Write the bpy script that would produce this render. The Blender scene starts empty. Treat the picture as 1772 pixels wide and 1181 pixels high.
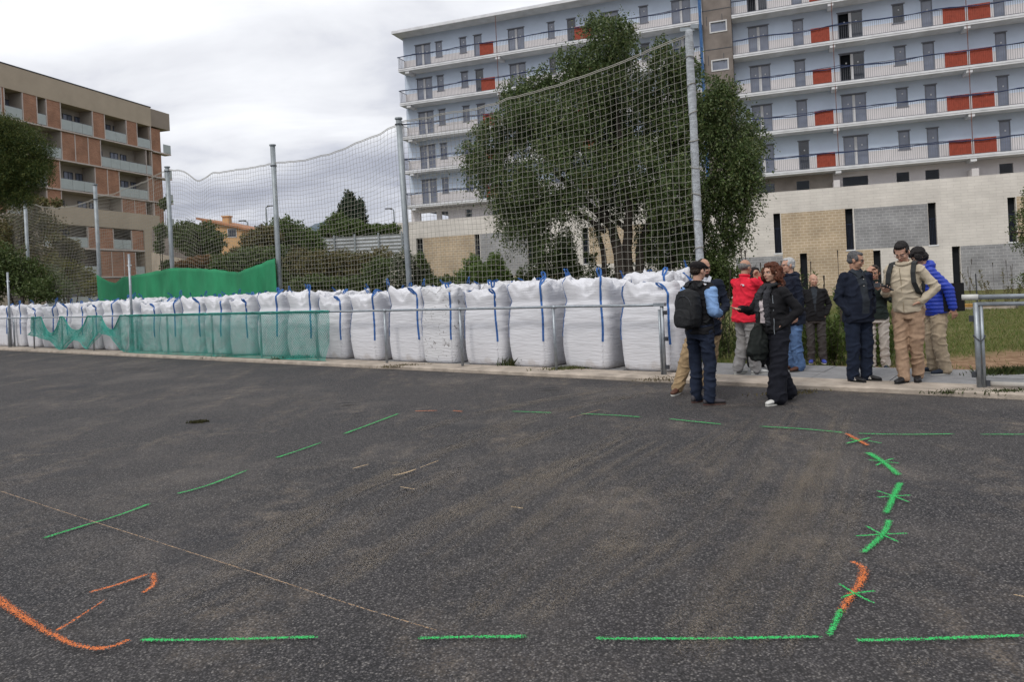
import bpy, bmesh, math, random
import numpy as np
from mathutils import Vector, Matrix, noise, Euler

random.seed(7)
rng = np.random.default_rng(11)
R = math.radians
scene = bpy.context.scene
COL = scene.collection

# ---------------------------------------------------------------- camera
FPX = 1280.0
ROLL = R(2.75)
CAMH = 1.6
cam_d = bpy.data.cameras.new("camera")
cam = bpy.data.objects.new("camera", cam_d)
COL.objects.link(cam)
cr, sr = math.cos(ROLL), math.sin(ROLL)
cam.matrix_world = Matrix(((cr, sr, 0, 0), (0, 0, -1, 0), (-sr, cr, 0, CAMH), (0, 0, 0, 1)))
cam_d.sensor_width = 36
cam_d.lens = FPX / 1772 * 36
cam_d.shift_y = -(590.5 - 487) / 1772
cam_d.clip_end = 5000
scene.camera = cam

# ---------------------------------------------------------------- sky, sun, exposure
SUN_EL, SUN_AZ = R(48), R(215)        # azimuth clockwise from +Y
w = bpy.data.worlds.new("World")
scene.world = w
w.use_nodes = True
nt = w.node_tree
N, L = nt.nodes, nt.links
N.clear()
out = N.new('ShaderNodeOutputWorld')
bg = N.new('ShaderNodeBackground')
bg.inputs['Strength'].default_value = 0.1
sky = N.new('ShaderNodeTexSky')
sky.sky_type = 'NISHITA'
sky.sun_disc = False
sky.sun_elevation = SUN_EL
sky.sun_rotation = SUN_AZ
tc = N.new('ShaderNodeTexCoord')
sep = N.new('ShaderNodeSeparateXYZ')
L.new(tc.outputs['Generated'], sep.inputs[0])
# project the direction on a cloud deck: (x,y)/(z+0.22)
zz = N.new('ShaderNodeMath'); zz.operation = 'MAXIMUM'; zz.inputs[1].default_value = 0.0
L.new(sep.outputs['Z'], zz.inputs[0])
za = N.new('ShaderNodeMath'); za.operation = 'ADD'; za.inputs[1].default_value = 0.22
L.new(zz.outputs[0], za.inputs[0])
dx = N.new('ShaderNodeMath'); dx.operation = 'DIVIDE'
dy = N.new('ShaderNodeMath'); dy.operation = 'DIVIDE'
L.new(sep.outputs['X'], dx.inputs[0]); L.new(za.outputs[0], dx.inputs[1])
L.new(sep.outputs['Y'], dy.inputs[0]); L.new(za.outputs[0], dy.inputs[1])
cmb = N.new('ShaderNodeCombineXYZ')
L.new(dx.outputs[0], cmb.inputs[0]); L.new(dy.outputs[0], cmb.inputs[1])
def wnoise(scale, detail, dist, off):
    mp = N.new('ShaderNodeMapping'); mp.inputs['Location'].default_value = off
    mp.inputs['Scale'].default_value = (1.0, 1.5, 1)
    L.new(cmb.outputs[0], mp.inputs[0])
    n = N.new('ShaderNodeTexNoise'); n.inputs['Scale'].default_value = scale
    n.inputs['Detail'].default_value = detail; n.inputs['Roughness'].default_value = 0.52
    n.inputs['Distortion'].default_value = dist
    L.new(mp.outputs[0], n.inputs['Vector'])
    return n.outputs['Fac']
n1 = wnoise(1.5, 8, 0.35, (3.1, 1.7, 0))
n2 = wnoise(0.45, 3, 0.2, (7.2, 4.4, 0))
mx = N.new('ShaderNodeMath'); mx.operation = 'MULTIPLY_ADD'
mx.inputs[1].default_value = 0.80
L.new(n1, mx.inputs[0])
m2 = N.new('ShaderNodeMath'); m2.operation = 'MULTIPLY'; m2.inputs[1].default_value = 0.45
L.new(n2, m2.inputs[0]); L.new(m2.outputs[0], mx.inputs[2])
# cloud deck thins towards the upper left and thickens to the horizon
el = N.new('ShaderNodeMath'); el.operation = 'MULTIPLY_ADD'; el.inputs[1].default_value = 0.95; el.inputs[2].default_value = -0.300
L.new(sep.outputs['Z'], el.inputs[0])
lf = N.new('ShaderNodeMath'); lf.operation = 'MULTIPLY_ADD'; lf.inputs[1].default_value = -0.10
L.new(sep.outputs['X'], lf.inputs[0]); L.new(el.outputs[0], lf.inputs[2])
sm = N.new('ShaderNodeMath'); sm.operation = 'ADD'
L.new(mx.outputs[0], sm.inputs[0]); L.new(lf.outputs[0], sm.inputs[1])
ramp = N.new('ShaderNodeValToRGB')
cr_ = ramp.color_ramp
cr_.elements[0].position = 0.34; cr_.elements[0].color = (0.31, 0.325, 0.385, 1)
cr_.elements[1].position = 0.68; cr_.elements[1].color = (0.72, 0.73, 0.755, 1)
e = cr_.elements.new(0.47); e.color = (0.45, 0.465, 0.52, 1)
e = cr_.elements.new(0.55); e.color = (0.59, 0.60, 0.635, 1)
L.new(sm.outputs[0], ramp.inputs[0])
sc10 = N.new('ShaderNodeVectorMath'); sc10.operation = 'SCALE'; sc10.inputs['Scale'].default_value = 10.0
L.new(ramp.outputs[0], sc10.inputs[0])
mix = N.new('ShaderNodeMix'); mix.data_type = 'RGBA'; mix.inputs[0].default_value = 0.97
L.new(sky.outputs[0], mix.inputs[6]); L.new(sc10.outputs[0], mix.inputs[7])
L.new(mix.outputs[2], bg.inputs['Color'])
L.new(bg.outputs[0], out.inputs['Surface'])

sd = bpy.data.lights.new("sun", 'SUN')
sd.energy = 1.1
sd.angle = R(14)
sd.color = (1.0, 0.95, 0.88)
sun = bpy.data.objects.new("sun", sd)
COL.objects.link(sun)
sdir = Vector((math.sin(SUN_AZ) * math.cos(SUN_EL), math.cos(SUN_AZ) * math.cos(SUN_EL), math.sin(SUN_EL)))
sun.rotation_euler = (-sdir).to_track_quat('-Z', 'Y').to_euler()
sun.location = (-10, -10, 30)

scene.view_settings.view_transform = 'Standard'
scene.view_settings.look = 'None'
scene.view_settings.exposure = 0.52
scene.view_settings.gamma = 1
scene.cycles.max_bounces = 6
scene.cycles.transparent_max_bounces = 12

# ---------------------------------------------------------------- measuring helpers (a direction of the view and a distance -> a place)
def ray(u, v):
    a, b = u - 886, 487 - v
    return Vector(((a * cr + b * sr) / FPX, 1.0, (-a * sr + b * cr) / FPX))
def at(u, v, D):
    r = ray(u, v)
    return Vector((r.x * D, D, CAMH + r.z * D))
def gnd(u, v, z=0.0):
    r = ray(u, v)
    t = (z - CAMH) / r.z
    return Vector((r.x * t, t, z))
NF = Vector((.605, .796, 0)); EF = Vector((.796, -.605, 0))
def FW(s, c, z=0.0):
    return EF * s + NF * c + Vector((0, 0, z))
def sstep(a, b, x):
    t = max(0, min(1, (x - a) / (b - a)))
    return t * t * (3 - 2 * t)

# ---------------------------------------------------------------- object helpers
def empty(name, loc=(0, 0, 0), rz=0.0):
    o = bpy.data.objects.new(name, None)
    o.empty_display_size = 0.2
    o.location = loc; o.rotation_euler = (0, 0, rz)
    COL.objects.link(o)
    return o
def tag(o, label=None, cat=None, group=None, kind=None):
    if label: o['label'] = label
    if cat: o['category'] = cat
    if group: o['group'] = group
    if kind: o['kind'] = kind
    return o
def copy_tree(o, parent=None):
    c = o.copy(); COL.objects.link(c); c.parent = parent
    for ch in list(o.children):
        copy_tree(ch, c)
    return c

class MB:
    def __init__(s): s.v = []; s.f = []; s.m = []; s.cur = 0
    def add(s, vs, fs):
        o = len(s.v)
        s.v += [tuple(p) for p in vs]
        s.f += [tuple(i + o for i in f) for f in fs]
        s.m += [s.cur] * len(fs)
        return s
    def box(s, x0, x1, y0, y1, z0, z1, M=None):
        vs = [Vector(p) for p in ((x0,y0,z0),(x1,y0,z0),(x1,y1,z0),(x0,y1,z0),(x0,y0,z1),(x1,y0,z1),(x1,y1,z1),(x0,y1,z1))]
        if M: vs = [M @ p for p in vs]
        return s.add(vs, [(0,3,2,1),(4,5,6,7),(0,1,5,4),(1,2,6,5),(2,3,7,6),(3,0,4,7)])
    def quad(s, a, b, c, d): return s.add([a, b, c, d], [(0,1,2,3)])
    def tube(s, pts, r, n=6, caps=True, r1=None):
        pts = [Vector(p) for p in pts]
        m = len(pts); vs = []; fs = []
        ref = None
        for i, p in enumerate(pts):
            t = (pts[min(i+1, m-1)] - pts[max(i-1, 0)])
            if t.length < 1e-9: t = Vector((0,0,1))
            t.normalize()
            if ref is None:
                ref = Vector((0,0,1)) if abs(t.z) < .9 else Vector((1,0,0))
            a = t.cross(ref); 
            if a.length < 1e-6: a = t.cross(Vector((0,1,0)))
            a.normalize(); b = a.cross(t); ref = b
            rr = r[i] if isinstance(r, (list, tuple)) else (r if r1 is None else r + (r1 - r) * i / (m - 1))
            for k in range(n):
                an = 2 * math.pi * k / n
                vs.append(p + a * (rr * math.cos(an)) + b * (rr * math.sin(an)))
        for i in range(m - 1):
            for k in range(n):
                k2 = (k + 1) % n
                fs.append((i*n+k, i*n+k2, (i+1)*n+k2, (i+1)*n+k))
        if caps:
            fs.append(tuple(range(n))[::-1]); fs.append(tuple((m-1)*n + k for k in range(n)))
        return s.add(vs, fs)
    def rings(s, rings, cap=True):
        n = len(rings[0]); vs = [p for r in rings for p in r]; fs = []
        for i in range(len(rings) - 1):
            for k in range(n):
                k2 = (k + 1) % n
                fs.append((i*n+k, i*n+k2, (i+1)*n+k2, (i+1)*n+k))
        if cap:
            fs.append(tuple(range(n))[::-1]); fs.append(tuple((len(rings)-1)*n + k for k in range(n)))
        return s.add(vs, fs)
    def grid(s, P):
        nu, nv = len(P), len(P[0])
        vs = [p for row in P for p in row]; fs = []
        for i in range(nu - 1):
            for j in range(nv - 1):
                fs.append((i*nv+j, (i+1)*nv+j, (i+1)*nv+j+1, i*nv+j+1))
        return s.add(vs, fs)
    def ribbon(s, pts, wd, width, thick=.004):
        """flat strap along pts; wd = list of (or one) width direction"""
        pts = [Vector(p) for p in pts]; m = len(pts); rg = []
        for i, p in enumerate(pts):
            t = (pts[min(i+1, m-1)] - pts[max(i-1, 0)]).normalized()
            d = Vector(wd[i] if isinstance(wd, list) else wd); d = (d - t * d.dot(t)).normalized()
            nn = t.cross(d)
            a, b = d * (width / 2), nn * (thick / 2)
            rg.append([p - a - b, p + a - b, p + a + b, p - a + b])
        return s.rings(rg)
    def ell(s, c, r, rot=None, nu=14, nv=9):
        c = Vector(c); vs = []; fs = []
        for j in range(1, nv):
            ph = math.pi * j / nv
            for i in range(nu):
                th = 2 * math.pi * i / nu
                p = Vector((r[0]*math.sin(ph)*math.cos(th), r[1]*math.sin(ph)*math.sin(th), r[2]*math.cos(ph)))
                if rot: p = rot @ p
                vs.append(c + p)
        top = Vector((0,0,r[2])); bot = -top
        if rot: top = rot @ top; bot = rot @ bot
        vs.append(c + top); vs.append(c + bot)
        for j in range(nv - 2):
            for i in range(nu):
                i2 = (i+1) % nu
                fs.append((j*nu+i, (j+1)*nu+i, (j+1)*nu+i2, j*nu+i2))
        T = (nv-1)*nu; B = T + 1
        for i in range(nu):
            i2 = (i+1) % nu
            fs.append((T, i, i2)); fs.append((B, (nv-2)*nu+i2, (nv-2)*nu+i))
        return s.add(vs, fs)
    def cap(s, a, b, ra, rb, n=12, sx=1.0, flat=None):
        """tapered capsule; flat = direction squeezed by sx"""
        a, b = Vector(a), Vector(b); t = (b - a); Ln = t.length; t.normalize()
        ref = Vector(flat) if flat else (Vector((1,0,0)) if abs(t.x) < .8 else Vector((0,1,0)))
        e1 = (ref - t * ref.dot(t)).normalized(); e2 = t.cross(e1)
        rg = []
        for k in range(-3, 1):
            an = k / 3 * math.pi / 2
            rg.append((a + t * (ra * math.sin(an)), max(ra * math.cos(an), ra * .05)))
        for k in range(1, 6):
            f = k / 6; rg.append((a.lerp(b, f), ra + (rb - ra) * f))
        for k in range(0, 4):
            an = k / 3 * math.pi / 2
            rg.append((b + t * (rb * math.sin(an)), max(rb * math.cos(an), rb * .05)))
        rings = [[p + e1 * (r * sx * math.cos(2*math.pi*i/n)) + e2 * (r * math.sin(2*math.pi*i/n)) for i in range(n)] for p, r in rg]
        return s.rings(rings)
    def mesh(s, name, mats, smooth=False):
        me = bpy.data.meshes.new(name)
        me.from_pydata(s.v, [], s.f)
        for m in (mats if isinstance(mats, (list, tuple)) else [mats]): me.materials.append(m)
        if any(s.m): me.polygons.foreach_set('material_index', s.m)
        if smooth: me.polygons.foreach_set('use_smooth', [True] * len(me.polygons))
        me.update()
        return me
    def build(s, name, mats, parent=None, smooth=False, loc=None):
        o = bpy.data.objects.new(name, s.mesh(name, mats, smooth))
        if loc is not None: o.location = loc
        COL.objects.link(o)
        if parent is not None: o.parent = parent
        return o

# ---------------------------------------------------------------- materials
def srgb(r, g, b):
    f = lambda c: ((c / 255 + .055) / 1.055) ** 2.4 if c > 10 else c / 255 / 12.92
    return (f(r), f(g), f(b), 1)
def mat(name, col, rough=.8, var=.12, scale=3.0, bump=0.0, bscale=30.0, metal=0.0, stretch=(1,1,1), spec=.3, detail=6, rand=0.0, world=False):
    m = bpy.data.materials.new(name); m.use_nodes = True
    nt = m.node_tree; N, L = nt.nodes, nt.links
    b = N['Principled BSDF']
    b.inputs['Roughness'].default_value = rough
    b.inputs['Metallic'].default_value = metal
    b.inputs['Specular IOR Level'].default_value = spec
    c = tuple(col[:3])
    tc = N.new('ShaderNodeTexCoord')
    mp = N.new('ShaderNodeMapping'); mp.inputs['Scale'].default_value = stretch
    if world:
        g = N.new('ShaderNodeNewGeometry'); L.new(g.outputs['Position'], mp.inputs[0])
    else:
        L.new(tc.outputs['Object'], mp.inputs[0])
    n = N.new('ShaderNodeTexNoise'); n.inputs['Scale'].default_value = scale; n.inputs['Detail'].default_value = detail
    n.inputs['Roughness'].default_value = .6
    L.new(mp.outputs[0], n.inputs['Vector'])
    r = N.new('ShaderNodeValToRGB')
    r.color_ramp.elements[0].position = .3; r.color_ramp.elements[1].position = .7
    r.color_ramp.elements[0].color = tuple(max(0, x * (1 - var)) for x in c) + (1,)
    r.color_ramp.elements[1].color = tuple(min(1, x * (1 + var)) for x in c) + (1,)
    L.new(n.outputs['Fac'], r.inputs[0])
    last = r.outputs[0]
    if rand:
        oi = N.new('ShaderNodeObjectInfo')
        mr = N.new('ShaderNodeMapRange'); mr.inputs['To Min'].default_value = 1 - rand; mr.inputs['To Max'].default_value = 1 + rand * .4
        L.new(oi.outputs['Random'], mr.inputs[0])
        vm = N.new('ShaderNodeVectorMath'); vm.operation = 'SCALE'
        L.new(last, vm.inputs[0]); L.new(mr.outputs[0], vm.inputs['Scale']); last = vm.outputs[0]
    L.new(last, b.inputs['Base Color'])
    if bump:
        n2 = N.new('ShaderNodeTexNoise'); n2.inputs['Scale'].default_value = bscale; n2.inputs['Detail'].default_value = 4
        L.new(mp.outputs[0], n2.inputs['Vector'])
        bp = N.new('ShaderNodeBump'); bp.inputs['Strength'].default_value = bump; bp.inputs['Distance'].default_value = .02
        L.new(n2.outputs['Fac'], bp.inputs['Height']); L.new(bp.outputs[0], b.inputs['Normal'])
    return m
def brick_mat(name, c1, c2, mortar, bw, bh, msize=.012, var=.15, rough=.85):
    """bricks laid in the local XZ plane"""
    m = bpy.data.materials.new(name); m.use_nodes = True
    nt = m.node_tree; N, L = nt.nodes, nt.links
    b = N['Principled BSDF']; b.inputs['Roughness'].default_value = rough; b.inputs['Specular IOR Level'].default_value = .2
    tc = N.new('ShaderNodeTexCoord'); sp = N.new('ShaderNodeSeparateXYZ'); cb = N.new('ShaderNodeCombineXYZ')
    L.new(tc.outputs['Object'], sp.inputs[0]); L.new(sp.outputs['X'], cb.inputs[0]); L.new(sp.outputs['Z'], cb.inputs[1])
    br = N.new('ShaderNodeTexBrick'); br.inputs['Scale'].default_value = 1
    br.inputs['Brick Width'].default_value = bw; br.inputs['Row Height'].default_value = bh
    br.inputs['Mortar Size'].default_value = msize; br.inputs['Bias'].default_value = 0
    br.inputs['Color1'].default_value = c1; br.inputs['Color2'].default_value = c2; br.inputs['Mortar'].default_value = mortar
    L.new(cb.outputs[0], br.inputs['Vector'])
    n = N.new('ShaderNodeTexNoise'); n.inputs['Scale'].default_value = .8; n.inputs['Detail'].default_value = 8
    L.new(tc.outputs['Object'], n.inputs['Vector'])
    mr = N.new('ShaderNodeMapRange'); mr.inputs['From Min'].default_value = .3; mr.inputs['From Max'].default_value = .7
    mr.inputs['To Min'].default_value = 1 - var; mr.inputs['To Max'].default_value = 1 + var * .5
    L.new(n.outputs['Fac'], mr.inputs[0])
    vm = N.new('ShaderNodeVectorMath'); vm.operation = 'SCALE'
    L.new(br.outputs['Color'], vm.inputs[0]); L.new(mr.outputs[0], vm.inputs['Scale'])
    L.new(vm.outputs[0], b.inputs['Base Color'])
    bp = N.new('ShaderNodeBump'); bp.inputs['Strength'].default_value = .5; bp.inputs['Distance'].default_value = .01; bp.invert = True
    L.new(br.outputs['Fac'], bp.inputs['Height']); L.new(bp.outputs[0], b.inputs['Normal'])
    return m
def leaf_mat(name, cols, rough=.55, trans=.25):
    m = bpy.data.materials.new(name); m.use_nodes = True
    nt = m.node_tree; N, L = nt.nodes, nt.links
    b = N['Principled BSDF']; b.inputs['Roughness'].default_value = rough; b.inputs['Specular IOR Level'].default_value = .25
    g = N.new('ShaderNodeNewGeometry')
    r = N.new('ShaderNodeValToRGB'); r.color_ramp.interpolation = 'LINEAR'
    k = len(cols)
    while len(r.color_ramp.elements) < k: r.color_ramp.elements.new(.5)
    for i, c in enumerate(cols):
        r.color_ramp.elements[i].position = i / (k - 1); r.color_ramp.elements[i].color = tuple(c[:3]) + (1,)
    L.new(g.outputs['Random Per Island'], r.inputs[0])
    L.new(r.outputs[0], b.inputs['Base Color'])
    tr = N.new('ShaderNodeBsdfTranslucent'); L.new(r.outputs[0], tr.inputs['Color'])
    mx = N.new('ShaderNodeMixShader'); mx.inputs[0].default_value = trans
    L.new(b.outputs[0], mx.inputs[1]); L.new(tr.outputs[0], mx.inputs[2])
    L.new(mx.outputs[0], N['Material Output'].inputs['Surface'])
    return m
def glass_mat(name, col, rough=.12):
    m = mat(name, col, rough=rough, var=.25, scale=.7, spec=.8)
    return m

M = {}
M['metal'] = mat('galvanised_metal', (.30, .33, .36), .45, .2, 12, metal=.6, bump=.1, bscale=60)
M['metal_dark'] = mat('dark_metal', (.06, .065, .075), .5, .2, 8, metal=.5)
M['post'] = mat('post_metal', (.28, .31, .33), .55, .22, 3, metal=.45, bump=.2, bscale=25)
M['wrapped'] = mat('wrapped_net_post', (.42, .45, .48), .8, .3, 9, bump=1.0, bscale=45, stretch=(1, 1, 3))
M['net'] = mat('net_cord', (.30, .29, .255), .85, .1, 2)
M['greennet'] = mat('green_net_cord', (.05, .30, .25), .75, .3, 4)
M['tarp'] = mat('green_tarp', (.02, .19, .085), .8, .25, 1.5, bump=1.0, bscale=2.2, detail=4, stretch=(1, 1, .5))
M['strap'] = mat('blue_strap', (.035, .115, .33), .7, .2, 20)
M['kerb'] = mat('kerb_concrete', (.36, .31, .26), .9, .32, 3.5, bump=.5, bscale=40)
M['path'] = mat('path_slabs', (.215, .215, .22), .9, .2, 4, bump=.4, bscale=60)
M['glass'] = glass_mat('window_glass', (.15, .17, .225))  # bluish sky reflection is partly put into this pane colour
M['glass_dark'] = glass_mat('dark_window_glass', (.02, .025, .035))
M['black_open'] = mat('inside_shade_black', (.010, .012, .016), .9, .3, 2)  # near-black colour stands for the shade inside the buildings
M['frame_grey'] = mat('grey_frame', (.17, .18, .21), .5, .1, 5)
M['frame_white'] = mat('white_frame', (.55, .55, .56), .6, .08, 5)
M['red'] = mat('red_panel', (.27, .050, .028), .6, .18, 5)
M['slab'] = mat('slab_concrete', (.66, .67, .70), .85, .15, 1.2, bump=.2, bscale=12)
M['wood'] = mat('bark', (.055, .045, .037), .95, .4, 14, bump=1, bscale=30, stretch=(1, 1, .25))

# ---------------------------------------------------------------- ground
def asphalt_mat():
    m = bpy.data.materials.new('asphalt'); m.use_nodes = True
    nt = m.node_tree; N, L = nt.nodes, nt.links
    b = N['Principled BSDF']; b.inputs['Roughness'].default_value = .82; b.inputs['Specular IOR Level'].default_value = .35
    g = N.new('ShaderNodeNewGeometry')
    def noi(scale, detail=4, st=(1,1,1), rot=0, rough=.6):
        mp = N.new('ShaderNodeMapping'); mp.inputs['Scale'].default_value = st; mp.inputs['Rotation'].default_value = (0, 0, rot)
        L.new(g.outputs['Position'], mp.inputs[0])
        n = N.new('ShaderNodeTexNoise'); n.inputs['Scale'].default_value = scale; n.inputs['Detail'].default_value = detail
        n.inputs['Roughness'].default_value = rough
        L.new(mp.outputs[0], n.inputs['Vector']); return n.outputs['Fac']
    def mr(x, a, b_, c, d):
        q = N.new('ShaderNodeMapRange'); q.inputs['From Min'].default_value = a; q.inputs['From Max'].default_value = b_
        q.inputs['To Min'].default_value = c; q.inputs['To Max'].default_value = d; L.new(x, q.inputs[0]); return q.outputs[0]
    def mul(a, b_):
        q = N.new('ShaderNodeMath'); q.operation = 'MULTIPLY'; L.new(a, q.inputs[0])
        if isinstance(b_, float): q.inputs[1].default_value = b_
        else: L.new(b_, q.inputs[1])
        return q.outputs[0]
    def mixc(f, a, b_):
        q = N.new('ShaderNodeMix'); q.data_type = 'RGBA'; L.new(f, q.inputs[0])
        for i, x in ((6, a), (7, b_)):
            if isinstance(x, tuple): q.inputs[i].default_value = x
            else: L.new(x, q.inputs[i])
        return q.outputs[2]
    # stones of the wearing course
    v = N.new('ShaderNodeTexVoronoi'); v.inputs['Scale'].default_value = 92; L.new(g.outputs['Position'], v.inputs['Vector'])
    stone = N.new('ShaderNodeSeparateColor'); L.new(v.outputs['Color'], stone.inputs[0])
    f1 = mr(stone.outputs[0], 0, 1, 0, 1)
    col = mixc(f1, (.007, .0075, .009, 1), (.098, .092, .096, 1))
    pale = mr(stone.outputs[1], .74, 1.0, 0, .85)
    col = mixc(pale, col, (.235, .22, .21, 1))
    gap = mr(v.outputs['Distance'], .30, .62, 0, .8)
    col = mixc(gap, col, (.006, .006, .008, 1))
    # worn tone in large areas
    big = mr(noi(.35, 5), .35, .65, 0, 1)
    col = mixc(mul(big, .20), col, (.095, .083, .075, 1))
    # dust in soft streaks, and patches
    d1 = mr(noi(.9, 6, (1.9, .5, 1), R(-28)), .50, .74, 0, 1)
    d2 = mr(noi(5, 5), .42, .70, 0, 1)
    d3 = mr(noi(60, 2), .36, .60, 0, 1)
    dust = mul(mul(d1, d2), d3)
    col = mixc(mul(dust, .75), col, (.34, .27, .20, 1))
    d4 = mr(noi(.55, 5, (1, 1, 1), 0, .7), .50, .72, 0, 1)
    col = mixc(mul(mul(d4, d3), .42), col, (.22, .19, .165, 1))
    # darker bitumen spots
    dk = mr(noi(.8, 5, (1, .6, 1), .3), .60, .70, 0, .55)
    col = mixc(dk, col, (.022, .023, .028, 1))
    L.new(col, b.inputs['Base Color'])
    bp = N.new('ShaderNodeBump'); bp.inputs['Strength'].default_value = .9; bp.inputs['Distance'].default_value = .006; bp.invert = True
    L.new(v.outputs['Distance'], bp.inputs['Height']); L.new(bp.outputs[0], b.inputs['Normal'])
    return m
M['asphalt'] = asphalt_mat()

mb = MB()
P = []
for i, c in enumerate([-400, -60, -10, 0, 5, 10.02]):
    P.append([FW(s, c, 0) for s in (-500, -60, -20, 0, 10, 60, 500)])
mb.grid(P)
mb.f = [f[::-1] for f in mb.f]
asphalt = tag(mb.build('road', M['asphalt']), 'dark stony asphalt court in the foreground with dusty patches', 'road', kind='structure')

mb = MB()
P = [[] for _ in range(5)]
ss = [-120 + i * 1.0 for i in range(150)]
for s in ss:
    j = noise.noise(Vector((s * .8, 0, 0))) * .025; j2 = noise.noise(Vector((s * 1.5, 3, 0))) * .01
    for k, (c, z) in enumerate(((10.0 + j, -.05), (10.0 + j, .05 + j2), (10.03 + j, .065 + j2), (10.62, .065), (10.62, -.05))):
        P[k].append(FW(s, c, z))
mb.grid([list(r) for r in zip(*P)])
mb.f = [f[::-1] for f in mb.f]
tag(mb.build('kerb', M['kerb']), 'pale worn concrete kerb strip along the fence', 'kerb', kind='structure')

mb = MB()
s = -100.0; k = 0
while s < 30:
    for c0, c1 in ((10.625, 11.35), (11.365, 12.08)):
        z = .05 + random.uniform(-.004, .004)
        mb.box(s + .006, s + .985, c0, c1, -.1, z, Matrix(((EF.x, NF.x, 0, 0), (EF.y, NF.y, 0, 0), (0, 0, 1, 0), (0, 0, 0, 1))))
    s += .99
tag(mb.build('pavement', M['path']), 'grey slab pavement between the kerb and the grass', 'pavement', kind='structure')

def terrain_z(x, y):
    s_, c_ = x * EF.x + y * EF.y, x * NF.x + y * NF.y
    z = .02 - min(.47, max(0, c_ - 12.1) * .12)
    z += .05 * noise.noise(Vector((x * .6, y * .6, 0))) * min(1, max(0, c_ - 12.3))
    hill = sstep(30, 42, y - x * .1) * sstep(-4, -9, x + (y - 40) * .12)
    z += (1.5 + 2.4 * sstep(-20, -13, x)) * hill
    return z
def soil_mat():
    m = bpy.data.materials.new('soil_and_grass'); m.use_nodes = True
    nt = m.node_tree; N, L = nt.nodes, nt.links
    b = N['Principled BSDF']; b.inputs['Roughness'].default_value = .95; b.inputs['Specular IOR Level'].default_value = .1
    g = N.new('ShaderNodeNewGeometry')
    def noi(sc, d=6):
        n = N.new('ShaderNodeTexNoise'); n.inputs['Scale'].default_value = sc; n.inputs['Detail'].default_value = d
        L.new(g.outputs['Position'], n.inputs['Vector']); return n.outputs['Fac']
    r = N.new('ShaderNodeValToRGB'); r.color_ramp.elements[0].color = (.15, .085, .05, 1); r.color_ramp.elements[1].color = (.30, .20, .125, 1)
    r.color_ramp.elements[0].position = .32; r.color_ramp.elements[1].position = .68
    L.new(noi(6, 8), r.inputs[0])
    r2 = N.new('ShaderNodeValToRGB'); r2.color_ramp.elements[0].color = (.06, .07, .022, 1); r2.color_ramp.elements[1].color = (.17, .16, .07, 1)
    L.new(noi(3, 8), r2.inputs[0])
    at_ = N.new('ShaderNodeAttribute'); at_.attribute_name = 'dirt'
    mx = N.new('ShaderNodeMix'); mx.data_type = 'RGBA'
    L.new(at_.outputs['Fac'], mx.inputs[0]); L.new(r2.outputs[0], mx.inputs[6]); L.new(r.outputs[0], mx.inputs[7])
    L.new(mx.outputs[2], b.inputs['Base Color'])
    bp = N.new('ShaderNodeBump'); bp.inputs['Strength'].default_value = .8; bp.inputs['Distance'].default_value = .05
    L.new(noi(14, 8), bp.inputs['Height']); L.new(bp.outputs[0], b.inputs['Normal'])
    return m
M['soil'] = soil_mat()
def dirt_amount(s_, c_):
    """bare reddish soil next to the pavement on the right, ragged edges"""
    n = noise.noise(Vector((s_ * .7, c_ * 1.1, 2))) * .9 + noise.noise(Vector((s_ * 2.3, c_ * 3, 5))) * .35
    w_ = sstep(-6.2, -4.2, s_ + n * 1.2) 
    lim = 15.4 + n * 1.4 + max(0, s_ + 3.5) * 1.7
    a = sstep(lim + .5, lim - .5, c_)
    edge = sstep(12.5, 12.1, c_ + n * .2) * .6
    return max(w_ * a, edge)
sl = [-400, -200, -100, -70, -50] + [-42 + i * 1.5 for i in range(18)] + [-15 + i * .22 for i in range(120)] + [12, 14, 18, 25, 40, 80, 200, 500]
cl = [12.07 + i * .12 for i in range(34)] + [16.4, 17, 18, 19, 20, 21, 22, 24, 26, 28, 30, 32, 34, 36, 38, 40, 43, 46, 50, 55, 60, 80, 120, 200, 400, 900, 2000]
mb = MB(); dr = []
P = []
for c in cl:
    row = []
    for s in sl:
        p = FW(s, c); p.z = terrain_z(p.x, p.y)
        row.append(p); dr.append(dirt_amount(s, c))
    P.append(row)
mb.grid(P)
mb.f = [f[::-1] for f in mb.f]
g_o = tag(mb.build('ground', M['soil'], smooth=True), 'sloping ground of grass and bare soil behind the pavement', 'ground', kind='structure')
a_ = g_o.data.attributes.new('dirt', 'FLOAT', 'POINT'); a_.data.foreach_set('value', dr)

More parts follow.
